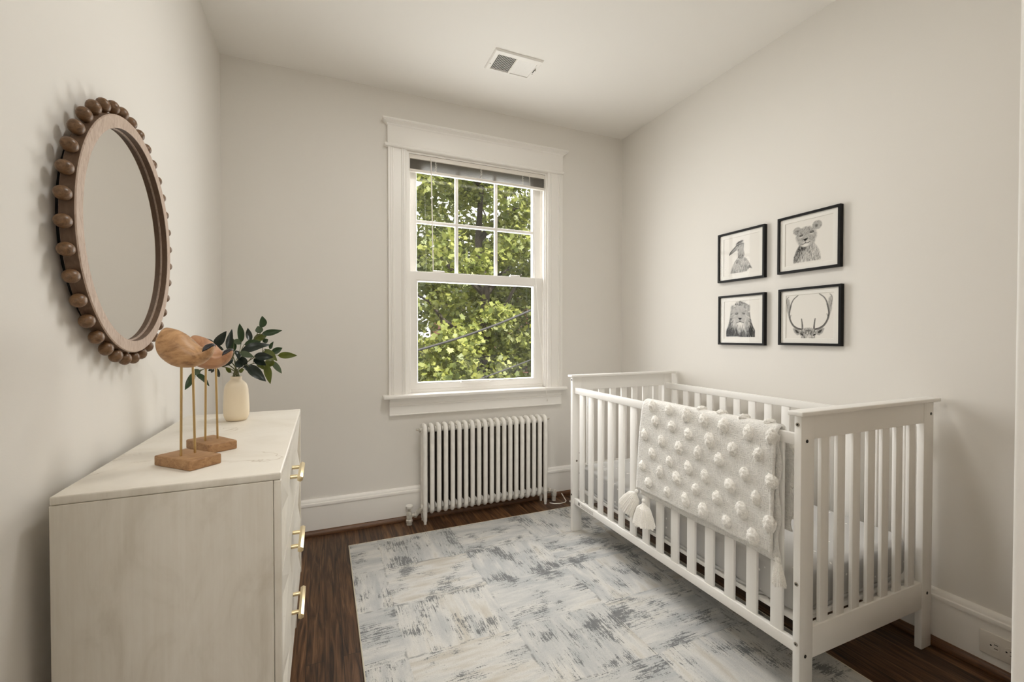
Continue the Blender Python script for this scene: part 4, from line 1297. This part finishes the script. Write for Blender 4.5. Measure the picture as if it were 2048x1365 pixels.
def art_cub():
    D = np.zeros((NA, NA))
    body = poly([(.235, .125), (.24, .24), (.29, .37), (.345, .47), (.60, .47), (.655, .39), (.705, .28), (.72, .15), (.72, .13)])
    D += body*0.30 + body*0.30*ell(.34, .40, .10, .14, .6) + body*0.18*ell(.26, .2, .08, .2, .6)
    fur(D, body, 650, .04, down, .12); fur(D, body, 500, .04, down, -.14); D *= smooth(body, 2)
    head = np.maximum(ell(.465, .61, .178, .175), ell(.47, .53, .15, .13))
    for cx, cy, r in ((.305, .735, .072), (.650, .775, .080)):
        e = ell(cx, cy, r, r*1.02); D = np.maximum(D*(1-e*.5), e*.34); fur(D, e, 60, .012, radial(cx, cy), .14)
        D = np.maximum(D, ell(cx+(.012 if cx < .5 else -.012), cy-.012, r*.45, r*.55, .6)*.62)
    D = D*(1-head)+head*(0.26+0.14*smooth(rs.rand(NA, NA), 2))
    fur(D, head, 420, .025, radial(.465, .56), .10)
    for (a, b) in (((.40, .76), (.43, .70)), ((.46, .79), (.465, .71)), ((.53, .78), (.51, .71)), ((.35, .71), (.39, .68)), ((.59, .74), (.56, .70)), ((.44, .69), (.45, .64)), ((.49, .69), (.49, .64))):
        line(D, [a, b], .006, .46)
    for cx, cy in ((.378, .635), (.562, .668)):
        D = np.maximum(D, ell(cx, cy, .036, .020, .25, .2)*.9); D *= 1-0.8*ell(cx, cy, .016, .011, .3); D = np.maximum(D, ell(cx, cy, .009, .009, .4))
        D *= 1-0.6*ell(cx-.005, cy-.035, .03, .011, .5)
    D *= 1-0.55*ell(.46, .475, .085, .058, .4)
    D = np.maximum(D, poly([(.405, .56), (.50, .575), (.487, .545), (.45, .515), (.425, .53)])*.88)
    line(D, [(.45, .515), (.452, .485)], .005, .9)
    line(D, curve([(.375, .475), (.42, .468), (.452, .485), (.49, .480), (.535, .497)]), .006, .85)
    for k in range(9): line(D, [(.40+.012*(k % 3), .50+.008*(k//3)), (.405+.012*(k % 3), .503+.008*(k//3))], .003, .55)
    D *= 1-0.75*ell(.455, .440, .05, .026, .4)
    fur(D, ell(.46, .40, .13, .035), 60, .03, down, .16)
    return D
def art_lion():
    D = np.zeros((NA, NA))
    out = poly(curve([(.135, .135), (.14, .27), (.19, .40), (.235, .60), (.255, .76), (.33, .84), (.42, .87), (.475, .92), (.54, .87), (.62, .85), (.70, .77), (.705, .62), (.75, .42), (.815, .27), (.82, .135)], 4)+[(.82, .13)])
    D += out*0.26
    D += out*np.clip((.36-vv)*3.2, 0, .42)
    D += out*0.28*(ell(.22, .35, .08, .2, .7)+ell(.74, .35, .08, .2, .7))
    fur(D, out, 1300, .07, radial(.475, .60), .15); fur(D, out, 900, .07, radial(.475, .60), -.18); D *= smooth(np.clip(out*1.3, 0, 1), 2); D += out*.10*(1-ell(.475, .45, .16, .3, .5))
    for cx in (.285, .665): D = np.maximum(D, ell(cx, .770, .035, .045, .6)*.5)
    face = np.maximum(ell(.475, .62, .135, .17), ell(.475, .50, .11, .12))
    D = D*(1-face*.9)+face*(.22+.12*smooth(rs.rand(NA, NA), 2)); fur(D, face, 260, .03, radial(.475, .54), .09)
    D = D*(1-0.55*poly([(.40, .44), (.55, .44), (.58, .30), (.48, .16), (.40, .28)], 4))
    fur(D, poly([(.38, .40), (.57, .40), (.60, .28), (.48, .18), (.36, .28)]), 130, .07, down, .16)
    for s in (-1, 1):
        cx = .475+s*.082
        D = np.maximum(D, ell(cx, .635, .036, .020, .3, -s*.2)*.9); D *= 1-.75*ell(cx, .637, .015, .011, .3); D = np.maximum(D, ell(cx, .637, .008, .009, .4))
        line(D, curve([(cx-.045, .66), (cx, .672), (cx+.04, .655)]), .006, .5)
        line(D, curve([(.475+s*.05, .64), (.475+s*.055, .57), (.475+s*.065, .53)]), .007, .42)
    D = np.maximum(D, poly([(.42, .545), (.53, .545), (.505, .51), (.475, .495), (.445, .51)])*.9)
    line(D, [(.475, .50), (.475, .465)], .006, .85)
    line(D, curve([(.385, .435), (.43, .45), (.475, .465), (.52, .45), (.565, .435)]), .007, .85)
    D *= 1-.7*ell(.475, .415, .055, .03, .4)
    fur(D, ell(.475, .85, .12, .04), 90, .04, lambda x, y: (rs.normal(0, .5), 1), .18)
    return D
def art_duck():
    D = np.zeros((NA, NA))
    body = poly(curve([(.245, .125), (.27, .24), (.34, .37), (.43, .47), (.50, .51), (.58, .46), (.665, .37), (.72, .26), (.765, .175)], 4)+[(.70, .195), (.64, .135), (.5, .13)])
    D += body*.36 + body*.22*np.clip((.3-vv)*3, 0, 1) + body*.2*ell(.71, .24, .05, .09, .6)
    fur(D, body, 700, .035, down, .12); fur(D, body, 600, .035, down, -.15); D *= smooth(body, 2)
    neck = poly([(.41, .66), (.55, .70), (.585, .50), (.55, .45), (.44, .46), (.425, .55)], 2)
    D = D*(1-neck)+neck*(.24)
    head = ell(.475, .715, .098, .105, .08)
    D = D*(1-head)+head*.22
    fur(D, np.maximum(head, neck), 320, .03, down, .14)
    D = np.maximum(D, ell(.465, .785, .088, .030, .25, .30)*.62); line(D, curve([(.385, .75), (.44, .785), (.52, .80)]), .006, .85)
    line(D, curve([(.33, .67), (.40, .725), (.48, .745), (.56, .745)]), .011, .75, .008)
    line(D, curve([(.36, .64), (.43, .69), (.52, .70)]), .008, .45)
    D = np.maximum(D, ell(.435, .722, .020, .017, .3)*1.0); D *= 1-.9*ell(.431, .727, .005, .005, .4)
    bk = poly([(.225, .545), (.245, .60), (.31, .655), (.375, .69), (.40, .64), (.335, .60), (.27, .56)])
    D = D*(1-bk)+bk*.5
    line(D, [(.225, .545), (.245, .60), (.31, .655), (.37, .70)], .008, .85); line(D, [(.23, .55), (.30, .585), (.395, .63)], .006, .8); line(D, [(.25, .575), (.33, .625)], .004, .7)
    fur(D, ell(.48, .49, .09, .04), 40, .03, down, .15)
    return D
def art_deer():
    D = np.zeros((NA, NA))
    for s in (-1, 1):
        f = lambda P: [(.49+s*(.49-x), y) for x, y in P]
        palm = poly(f([(.135, .50), (.10, .62), (.095, .76), (.115, .86), (.15, .82), (.165, .72), (.155, .60)]), 2)
        D = np.maximum(D, palm*(.24+.22*smooth(rs.rand(NA, NA), 1)))
        line(D, f(curve([(.375, .255), (.30, .275), (.225, .33), (.165, .44), (.145, .56), (.175, .72), (.225, .83), (.305, .90)])), .019, .62, .008)
        line(D, f(curve([(.370, .262), (.295, .290), (.22, .35), (.172, .45), (.155, .56), (.185, .72)])), .006, .85, .004)
        line(D, f(curve([(.165, .44), (.165, .49), (.180, .535)])), .010, .6, .005)
        line(D, f(curve([(.12, .66), (.098, .78), (.105, .85), (.135, .885)])), .008, .55, .006)
        line(D, f(curve([(.39, .25), (.385, .35), (.372, .455)])), .017, .60, .008)
        line(D, f(curve([(.396, .26), (.39, .35), (.376, .44)])), .005, .85)
        ear = poly(f([(.215, .275), (.26, .285), (.32, .265), (.365, .215), (.35, .165), (.30, .145), (.245, .195)]), 1)
        D = np.maximum(D, ear*.40); D = np.maximum(D, poly(f([(.24, .262), (.29, .25), (.335, .21), (.32, .175), (.275, .19)]), 1)*.72)
    head = poly([(.375, .065), (.375, .14), (.345, .19), (.375, .245), (.43, .285), (.55, .285), (.605, .245), (.635, .19), (.605, .14), (.605, .065)], 1)
    D = D*(1-head)+head*.32
    fur(D, head, 420, .03, down, .16); fur(D, head, 200, .03, down, -.16)
    D = np.maximum(D, ell(.49, .235, .075, .022, .5)*.6)
    for s in (-1, 1):
        D = np.maximum(D, ell(.49+s*.105, .155, .030, .013, .4, s*.5)*.95)
    D *= 1-.55*ell(.49, .11, .05, .05, .5)
    D = np.maximum(D, ell(.49, .073, .04, .012, .4)*.85)
    return D

def art_mat():
    m, nt, b = new_mat('pencil print on paper')
    a = N(nt, 'ShaderNodeVertexColor'); a.layer_name = 'drawing'
    nt.links.new(a.outputs['Color'], b.inputs['Base Color'])
    b.inputs['Roughness'].default_value = 0.85
    b.inputs['Specular IOR Level'].default_value = 0.1
    return m
ARTM = art_mat()

def picture(ya, yb, z0, z1, art, label):
    """ya: far (left) edge, yb: near (right) edge on the right wall"""
    d, fw = 0.022, 0.0115
    root = thing('framed_print', (RX-d/2, (ya+yb)/2, (z0+z1)/2), label, 'picture', 'black framed animal prints on the right wall')
    xf = RX-d
    m = MB()
    R = []
    for (o, x) in ((0, RX-0.001), (0, xf+0.0006), (0.0006, xf), (fw-0.0006, xf), (fw, xf+0.0006), (fw, xf+0.010), (fw, RX-0.001)):
        R.append([m.bm.verts.new(p) for p in ((x, ya-o, z0+o), (x, yb+o, z0+o), (x, yb+o, z1-o), (x, ya-o, z1-o))])
    R.append(R[0])
    for A, B in zip(R, R[1:]):
        for k in range(4): m.bm.faces.new((A[k], A[(k+1) % 4], B[(k+1) % 4], B[k]))
    m.obj('frame', BLACK, root, 20)
    ia, ib, iz0, iz1 = ya-fw, yb+fw, z0+fw, z1-fw
    W, H = ia-ib, iz1-iz0
    # mat with a bevelled window
    a_, b_, c_, e_ = ia-W*.085, ib+W*.085, iz0+H*.085, iz1-H*.085
    m = MB()
    R = []
    for (p, q, r, s, x) in ((ia, ib, iz0, iz1, xf+0.008), (a_, b_, c_, e_, xf+0.008), (a_-.0014, b_+.0014, c_+.0014, e_-.0014, xf+0.0096), (ia, ib, iz0, iz1, xf+0.0098)):
        R.append([m.bm.verts.new(v) for v in ((x, p, r), (x, q, r), (x, q, s), (x, p, s))])
    for A, B in zip(R, R[1:]):
        for k in range(4): m.bm.faces.new((A[k], A[(k+1) % 4], B[(k+1) % 4], B[k]))
    m.obj('mat_board', MATB, root, 10)
    D = np.clip(art()*1.3, 0, 1)
    g = np.clip(D, 0, 1)[..., None]
    colr = np.array([.80, .775, .725])*(1-g)+np.array([.012, .011, .010])*g
    n1 = NA-1
    verts = np.zeros((NA*NA, 3))
    verts[:, 0] = xf+0.0105
    verts[:, 1] = (ia-uu*W).ravel(); verts[:, 2] = (iz0+vv*H).ravel()
    idx = np.arange(NA*NA).reshape(NA, NA)
    faces = np.stack([idx[:-1, :-1], idx[:-1, 1:], idx[1:, 1:], idx[1:, :-1]], -1).reshape(-1, 4)
    me = bpy.data.meshes.new('print')
    me.from_pydata(verts.tolist(), [], faces.tolist())
    ca = me.color_attributes.new('drawing', 'FLOAT_COLOR', 'POINT')
    rgba = np.concatenate([colr.reshape(-1, 3), np.ones((NA*NA, 1))], 1).astype(np.float32)
    ca.data.foreach_set('color', rgba.ravel())
    me.materials.append(ARTM)
    link('print', me, root)
    MB().box(xf+0.0050, xf+0.0064, ib+0.0002, ia-0.0002, iz0+0.0002, iz1-0.0002).obj('glazing', PICGLASS, root)
    return root
picture(1.891, 1.5955, 1.473, 1.752, art_duck, 'black framed print of a duckling in profile, upper left of the four')
picture(1.524, 1.2280, 1.477, 1.757, art_cub, 'black framed print of a big cat cub, upper right of the four')
picture(1.886, 1.5930, 1.115, 1.395, art_lion, 'black framed print of a lion with a full mane, lower left of the four')
picture(1.517, 1.2220, 1.120, 1.400, art_deer, 'black framed print of an antlered deer head, lower right of the four')

# ================================================================== OUTSIDE
GZ = -3.6
GROUND = paint('garden ground', (0.05, 0.065, 0.03), 0.95, 0, 1, 0.1, 0.4, 0.6)
gm = MB(); gm.box(-25, 45, WY+T+0.5, 60, GZ-0.3, GZ)
struct(gm.obj('ground', GROUND))
LEAFA = leaf_mat('sunlit tree leaf', (0.105, 0.135, 0.030), (0.27, 0.285, 0.065), 0.42, 0.5)  # sunlight and haze put into the leaf colour
LEAFB = leaf_mat('shaded tree leaf', (0.085, 0.108, 0.030), (0.19, 0.21, 0.06), 0.40, 0.5)  # same leaf with shade put into the colour, darks lifted for haze
LOUT = [(0, 0), (.22, -.10), (.50, .02), (.40, .22), (.62, .42), (.36, .50), (.30, .66), (.14, .62), (0, 1.0), (-.14, .62), (-.30, .66), (-.36, .50), (-.62, .42), (-.40, .22), (-.50, .02), (-.22, -.10)]
def foliage(name, clumps, mat, parent, seed, size):
    r = np.random.RandomState(seed)
    C = []
    for (c, rad, n) in clumps:
        p = r.normal(0, 1, (n, 3)); p /= np.linalg.norm(p, axis=1)[:, None]
        p *= (r.rand(n)**0.5)[:, None]*rad
        C.append(p*np.array([1, 1, .75])+np.array(c))
    C = np.concatenate(C)
    n = len(C)
    lo = np.array(LOUT)
    k = len(lo)
    sz = size*(0.6+0.7*r.rand(n))
    # each leaf: droops outward, faces up and outward
    nrm = r.normal(0, .55, (n, 3)) + np.array([0, -.35, .65]); nrm /= np.linalg.norm(nrm, axis=1)[:, None]
    ax = r.normal(0, 1, (n, 3)) + np.array([0, 0, -.7]); ax -= nrm*(ax*nrm).sum(1)[:, None]; ax /= np.linalg.norm(ax, axis=1)[:, None]
    sd = np.cross(ax, nrm)
    fold = 0.25*np.abs(lo[:, 0])
    V = C[:, None, :] + sz[:, None, None]*(sd[:, None, :]*lo[None, :, 0:1] + ax[:, None, :]*lo[None, :, 1:2] + nrm[:, None, :]*fold[None, :, None])
    V = V.reshape(-1, 3)
    me = bpy.data.meshes.new(name)
    me.vertices.add(n*k); me.vertices.foreach_set('co', V.astype(np.float32).ravel())
    me.loops.add(n*k); me.loops.foreach_set('vertex_index', np.arange(n*k, dtype=np.int32))
    me.polygons.add(n); me.polygons.foreach_set('loop_start', (np.arange(n)*k).astype(np.int32))
    me.update(calc_edges=True)
    me.validate()
    me.materials.append(mat)
    return link(name, me, parent)
def tree(base, height, seed, spread, mat, label, nclump, nleaf, zmin, dens, name='leafy_tree', lsize=0.17, crad=0.5):
    r = random.Random(seed)
    root = thing(name, base, label, 'tree')
    bx, by, bz = base
    tr = MB()
    tp = []
    x, y = bx, by
    for i in range(9):
        tp.append((x, y, bz+height*i/8)); x += r.uniform(-.18, .18); y += r.uniform(-.15, .15)
    tr.tube(tp, [0.20*(1-0.85*i/8) for i in range(9)], 10)
    tr.obj('trunk', BARK, root)
    cl = []
    for k in range(11):
        i = 2+k % 7
        p = Vector(tp[i]); a = r.uniform(0, 2*PI)
        L = spread*r.uniform(.5, .95)
        q = p+Vector((math.cos(a)*L*.55, math.sin(a)*L*.4, L*.35)); e = p+Vector((math.cos(a)*L, math.sin(a)*L*.7, L*r.uniform(.3, .75)))
        b = MB(); b.tube([p, p.lerp(q, .5)+Vector((0, 0, .08)), q, q.lerp(e, .5)+Vector((.05, 0, .1)), e], [.075, .06, .045, .03, .012], 7)
        b.obj('branch', BARK, root)
        tw = MB()
    for k in range(nclump):
        while True:
            c = Vector((r.uniform(-1, 1)*spread, r.uniform(-1, 1)*spread*(.55 if spread < 4 else .42), r.uniform(zmin, height*1.08)))
            h = (c.z-zmin)/(height-zmin)
            if r.random() > dens(h): continue
            if abs(c.x) > spread*(1.0-0.25*max(0, h-.5)): continue
            break
        cl.append(((bx+c.x, by+c.y, bz+c.z), crad*r.uniform(.6, 1.2), nleaf))
    foliage('foliage', cl, mat, root, seed+3, lsize)
    return root
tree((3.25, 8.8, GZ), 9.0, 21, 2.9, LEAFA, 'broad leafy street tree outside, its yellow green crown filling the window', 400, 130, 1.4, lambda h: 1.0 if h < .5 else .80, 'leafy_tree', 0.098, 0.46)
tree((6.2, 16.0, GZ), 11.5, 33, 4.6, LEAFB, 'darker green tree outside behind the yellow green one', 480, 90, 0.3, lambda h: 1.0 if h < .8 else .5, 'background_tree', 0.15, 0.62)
# low hedge-like undergrowth that closes the view at the foot of the trees
hd = thing('garden_hedge', (3.0, 11.8, GZ), 'tall dark hedge outside under the trees', 'hedge')
rh = random.Random(8)
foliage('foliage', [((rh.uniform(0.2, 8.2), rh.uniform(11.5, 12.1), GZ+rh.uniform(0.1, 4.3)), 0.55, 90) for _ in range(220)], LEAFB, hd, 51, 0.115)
# brick house far behind the trees
BRICK, bnt, bb = new_mat('red brick')
brk = N(bnt, 'ShaderNodeTexBrick'); setin(brk, Scale=1.0, Mortar_Size=0.012, Brick_Width=0.24, Row_Height=0.08)
brk.inputs['Color1'].default_value = (0.13, 0.028, 0.016, 1); brk.inputs['Color2'].default_value = (0.20, 0.045, 0.026, 1); brk.inputs['Mortar'].default_value = (0.16, 0.10, 0.085, 1)
cmb = N(bnt, 'ShaderNodeCombineXYZ'); tcx = N(bnt, 'ShaderNodeTexCoord'); sx_ = N(bnt, 'ShaderNodeSeparateXYZ')
bnt.links.new(tcx.outputs['Object'], sx_.inputs[0]); bnt.links.new(sx_.outputs['X'], cmb.inputs['X']); bnt.links.new(sx_.outputs['Z'], cmb.inputs['Y'])
bnt.links.new(cmb.outputs[0], brk.inputs['Vector']); bnt.links.new(brk.outputs['Color'], bb.inputs['Base Color']); bb.inputs['Roughness'].default_value = 0.9
hs = thing('brick_house', (8.2, 24.5, GZ), 'red brick house far outside, glimpsed through the leaves', 'house')
MB().box(6.2, 13.4, 22.5, 27.5, GZ, 3.3).obj('wall', BRICK, hs)
ROOF = paint('slate roof', (0.05, 0.05, 0.055), 0.8)
MB().prism([(22.1, 3.3), (27.9, 3.3), (25.0, 4.8)], lambda y, z, t: (t, y, z), 6.0, 13.6).obj('roof', ROOF, hs)
PANE = paint('house window pane', (0.10, 0.115, 0.13), 0.1)
for x in (7.4, 9.6, 11.8):
    for z in (-1.6, 1.5):
        MB().box(x-.45, x+.45, 22.47, 22.55, z, z+1.4).obj('window', TRIM, hs)
        MB().box(x-.38, x+.38, 22.45, 22.48, z+.07, z+1.33).obj('pane', PANE, hs)
CAB = paint('weathered cable', (0.013, 0.012, 0.011), 0.7)
def cable(p, q, sag, r, label):
    p, q = Vector(p), Vector(q)
    pts = [p.lerp(q, k/24)-Vector((0, 0, sag*4*(k/24)*(1-k/24))) for k in range(25)]
    tag(MB().tube(pts, r, 8).obj('overhead_cable', CAB), label, 'cable')
cable((-1.2, 6.1, 0.64), (6.4, 6.1, 3.63), 0.72, 0.017, 'thick overhead cable crossing the window view in front of the tree')
cable((-1.06, 6.2, -0.40), (6.2, 6.2, 1.90), 0.10, 0.011, 'thin overhead cable low in the window view')

# ================================================================== LIGHT
SKY = 3.8
w = bpy.data.worlds.new('World'); SC.world = w
w.use_nodes = True
wnt = w.node_tree
bg = wnt.nodes['Background']
bg.inputs['Strength'].default_value = SKY
tcw = N(wnt, 'ShaderNodeTexCoord'); sw_ = N(wnt, 'ShaderNodeSeparateXYZ')
wnt.links.new(tcw.outputs['Generated'], sw_.inputs[0])
wr = ramp(wnt, [(0.0, (0.25, 0.25, 0.22)), (0.5, (0.80, 0.80, 0.78)), (0.56, (1.0, 0.985, 0.95)), (1.0, (0.95, 0.96, 1.0))])
mr_ = N(wnt, 'ShaderNodeMapRange'); mr_.inputs['From Min'].default_value = -1
wnt.links.new(sw_.outputs['Z'], mr_.inputs['Value']); wnt.links.new(mr_.outputs['Result'], wr.inputs['Fac'])
wnt.links.new(wr.outputs['Color'], bg.inputs['Color'])

def area(name, loc, rot, sx, sy, power, col=(1, 1, 1), portal=False, shape='RECTANGLE'):
    l = bpy.data.lights.new(name, 'AREA'); l.shape = shape; l.size = sx; l.size_y = sy; l.energy = power; l.color = col
    if portal: l.cycles.is_portal = True
    o = bpy.data.objects.new(name, l); o.location = loc; o.rotation_euler = rot
    COL.objects.link(o); return o
area('window_portal', ((WX0+WX1)/2, WY+T+0.02, (WZ0+WZ1)/2), (math.radians(-90), 0, 0), WX1-WX0, WZ1-WZ0, 1, portal=True)
WIN_W, SKYHI_W, SKYLO_W, FILL_S, HALL_FILL_S, EXPO = 27, 170, 0, 31.0, 80.0, 0.02
DAY = (1, 0.992, 0.972)
if WIN_W: area('window_daylight', ((WX0+WX1)/2, WY+0.155, 1.52), (math.radians(-90), 0, 0), 0.96, 1.40, WIN_W, DAY)
def sky_panel(name, loc, aim, sx, sy, power):
    if power: area(name, loc, (Vector(aim)-Vector(loc)).to_track_quat('-Z', 'Y').to_euler(), sx, sy, power, DAY)
sky_panel('open_sky_high', (1.0, 5.7, 4.1), (0.95, 2.1, 1.15), 4.5, 2.2, SKYHI_W)
sky_panel('open_sky_low', (1.0, 6.6, 3.55), (0.95, 2.8, 1.5), 7.0, 1.6, SKYLO_W)

sun = bpy.data.lights.new('sun', 'SUN'); sun.energy = 14.0; sun.angle = math.radians(3); sun.color = (1, .95, .86)
so_ = bpy.data.objects.new('sun', sun); so_.rotation_euler = (math.radians(38), 0, math.radians(18)); COL.objects.link(so_)

# fill lamp added on the room ceiling, out of view above
FILL_M = bpy.data.materials.new('fill lamp glow'); FILL_M.use_nodes = True
ln = FILL_M.node_tree; ln.nodes.clear()
em = N(ln, 'ShaderNodeEmission'); em.inputs['Color'].default_value = (1, .975, .93, 1); em.inputs['Strength'].default_value = FILL_S
lo_ = N(ln, 'ShaderNodeOutputMaterial'); ln.links.new(em.outputs[0], lo_.inputs[0])
CLX, CLY = 0.70, 1.48
hl = thing('added_fill_lamp', (CLX, CLY, CZ), 'unseen fill lamp added on the room ceiling, with a flat opal diffuser', 'lamp')
MB().cyl((CLX, CLY, CZ-0.03), (CLX, CLY, CZ-0.0005), 0.21, None, 40).obj('rim', BRASS, hl)
MB().lathe([(0.195, -0.0302), (0.18, -0.0325), (0.1, -0.0335), (0, -0.034)], (CLX, CLY, CZ), 40).obj('diffuser', FILL_M, hl)

# fill lamp added in the unseen hallway to brighten the dresser side
HALL_FILL_M = FILL_M.copy(); HALL_FILL_M.node_tree.nodes['Emission'].inputs['Strength'].default_value = HALL_FILL_S
hh = thing('added_hall_fill_lamp', (0.1, -0.95, CZ), 'unseen fill lamp added on the hallway ceiling behind the doorway', 'lamp')
MB().cyl((0.1, -0.95, CZ-0.03), (0.1, -0.95, CZ-0.0005), 0.21, None, 40).obj('rim', BRASS, hh)
MB().lathe([(0.20, -0.03), (0.185, -0.05), (0.14, -0.068), (0.07, -0.078), (0, -0.08)], (0.1, -0.95, CZ), 40).obj('bowl', HALL_FILL_M, hh)

# ================================================================== CAMERA
cam = bpy.data.cameras.new('camera')
cam.sensor_fit = 'HORIZONTAL'; cam.sensor_width = 36.0; cam.lens = 879.26/2048*36.0
cam.clip_start = 0.02; cam.clip_end = 300
co = bpy.data.objects.new('camera', cam)
co.location = (0, 0, EYE)
yaw, pitch = math.radians(23.2319), math.radians(0.76887)
fwd = Vector((math.sin(yaw)*math.cos(pitch), math.cos(yaw)*math.cos(pitch), -math.sin(pitch)))
co.rotation_euler = fwd.to_track_quat('-Z', 'Y').to_euler()
COL.objects.link(co)
SC.camera = co

SC.view_settings.view_transform = 'Standard'
SC.view_settings.look = 'None'
SC.view_settings.exposure = EXPO
SC.view_settings.gamma = 1.0
SC.view_settings.use_curve_mapping = False
cy = SC.cycles
cy.use_denoising = True
try: cy.denoiser = 'OPENIMAGEDENOISE'
except Exception: pass
cy.max_bounces = 14; cy.diffuse_bounces = 9; cy.glossy_bounces = 5; cy.transmission_bounces = 6; cy.transparent_max_bounces = 24
cy.sample_clamp_indirect = 8.0
cy.caustics_reflective = False; cy.caustics_refractive = False
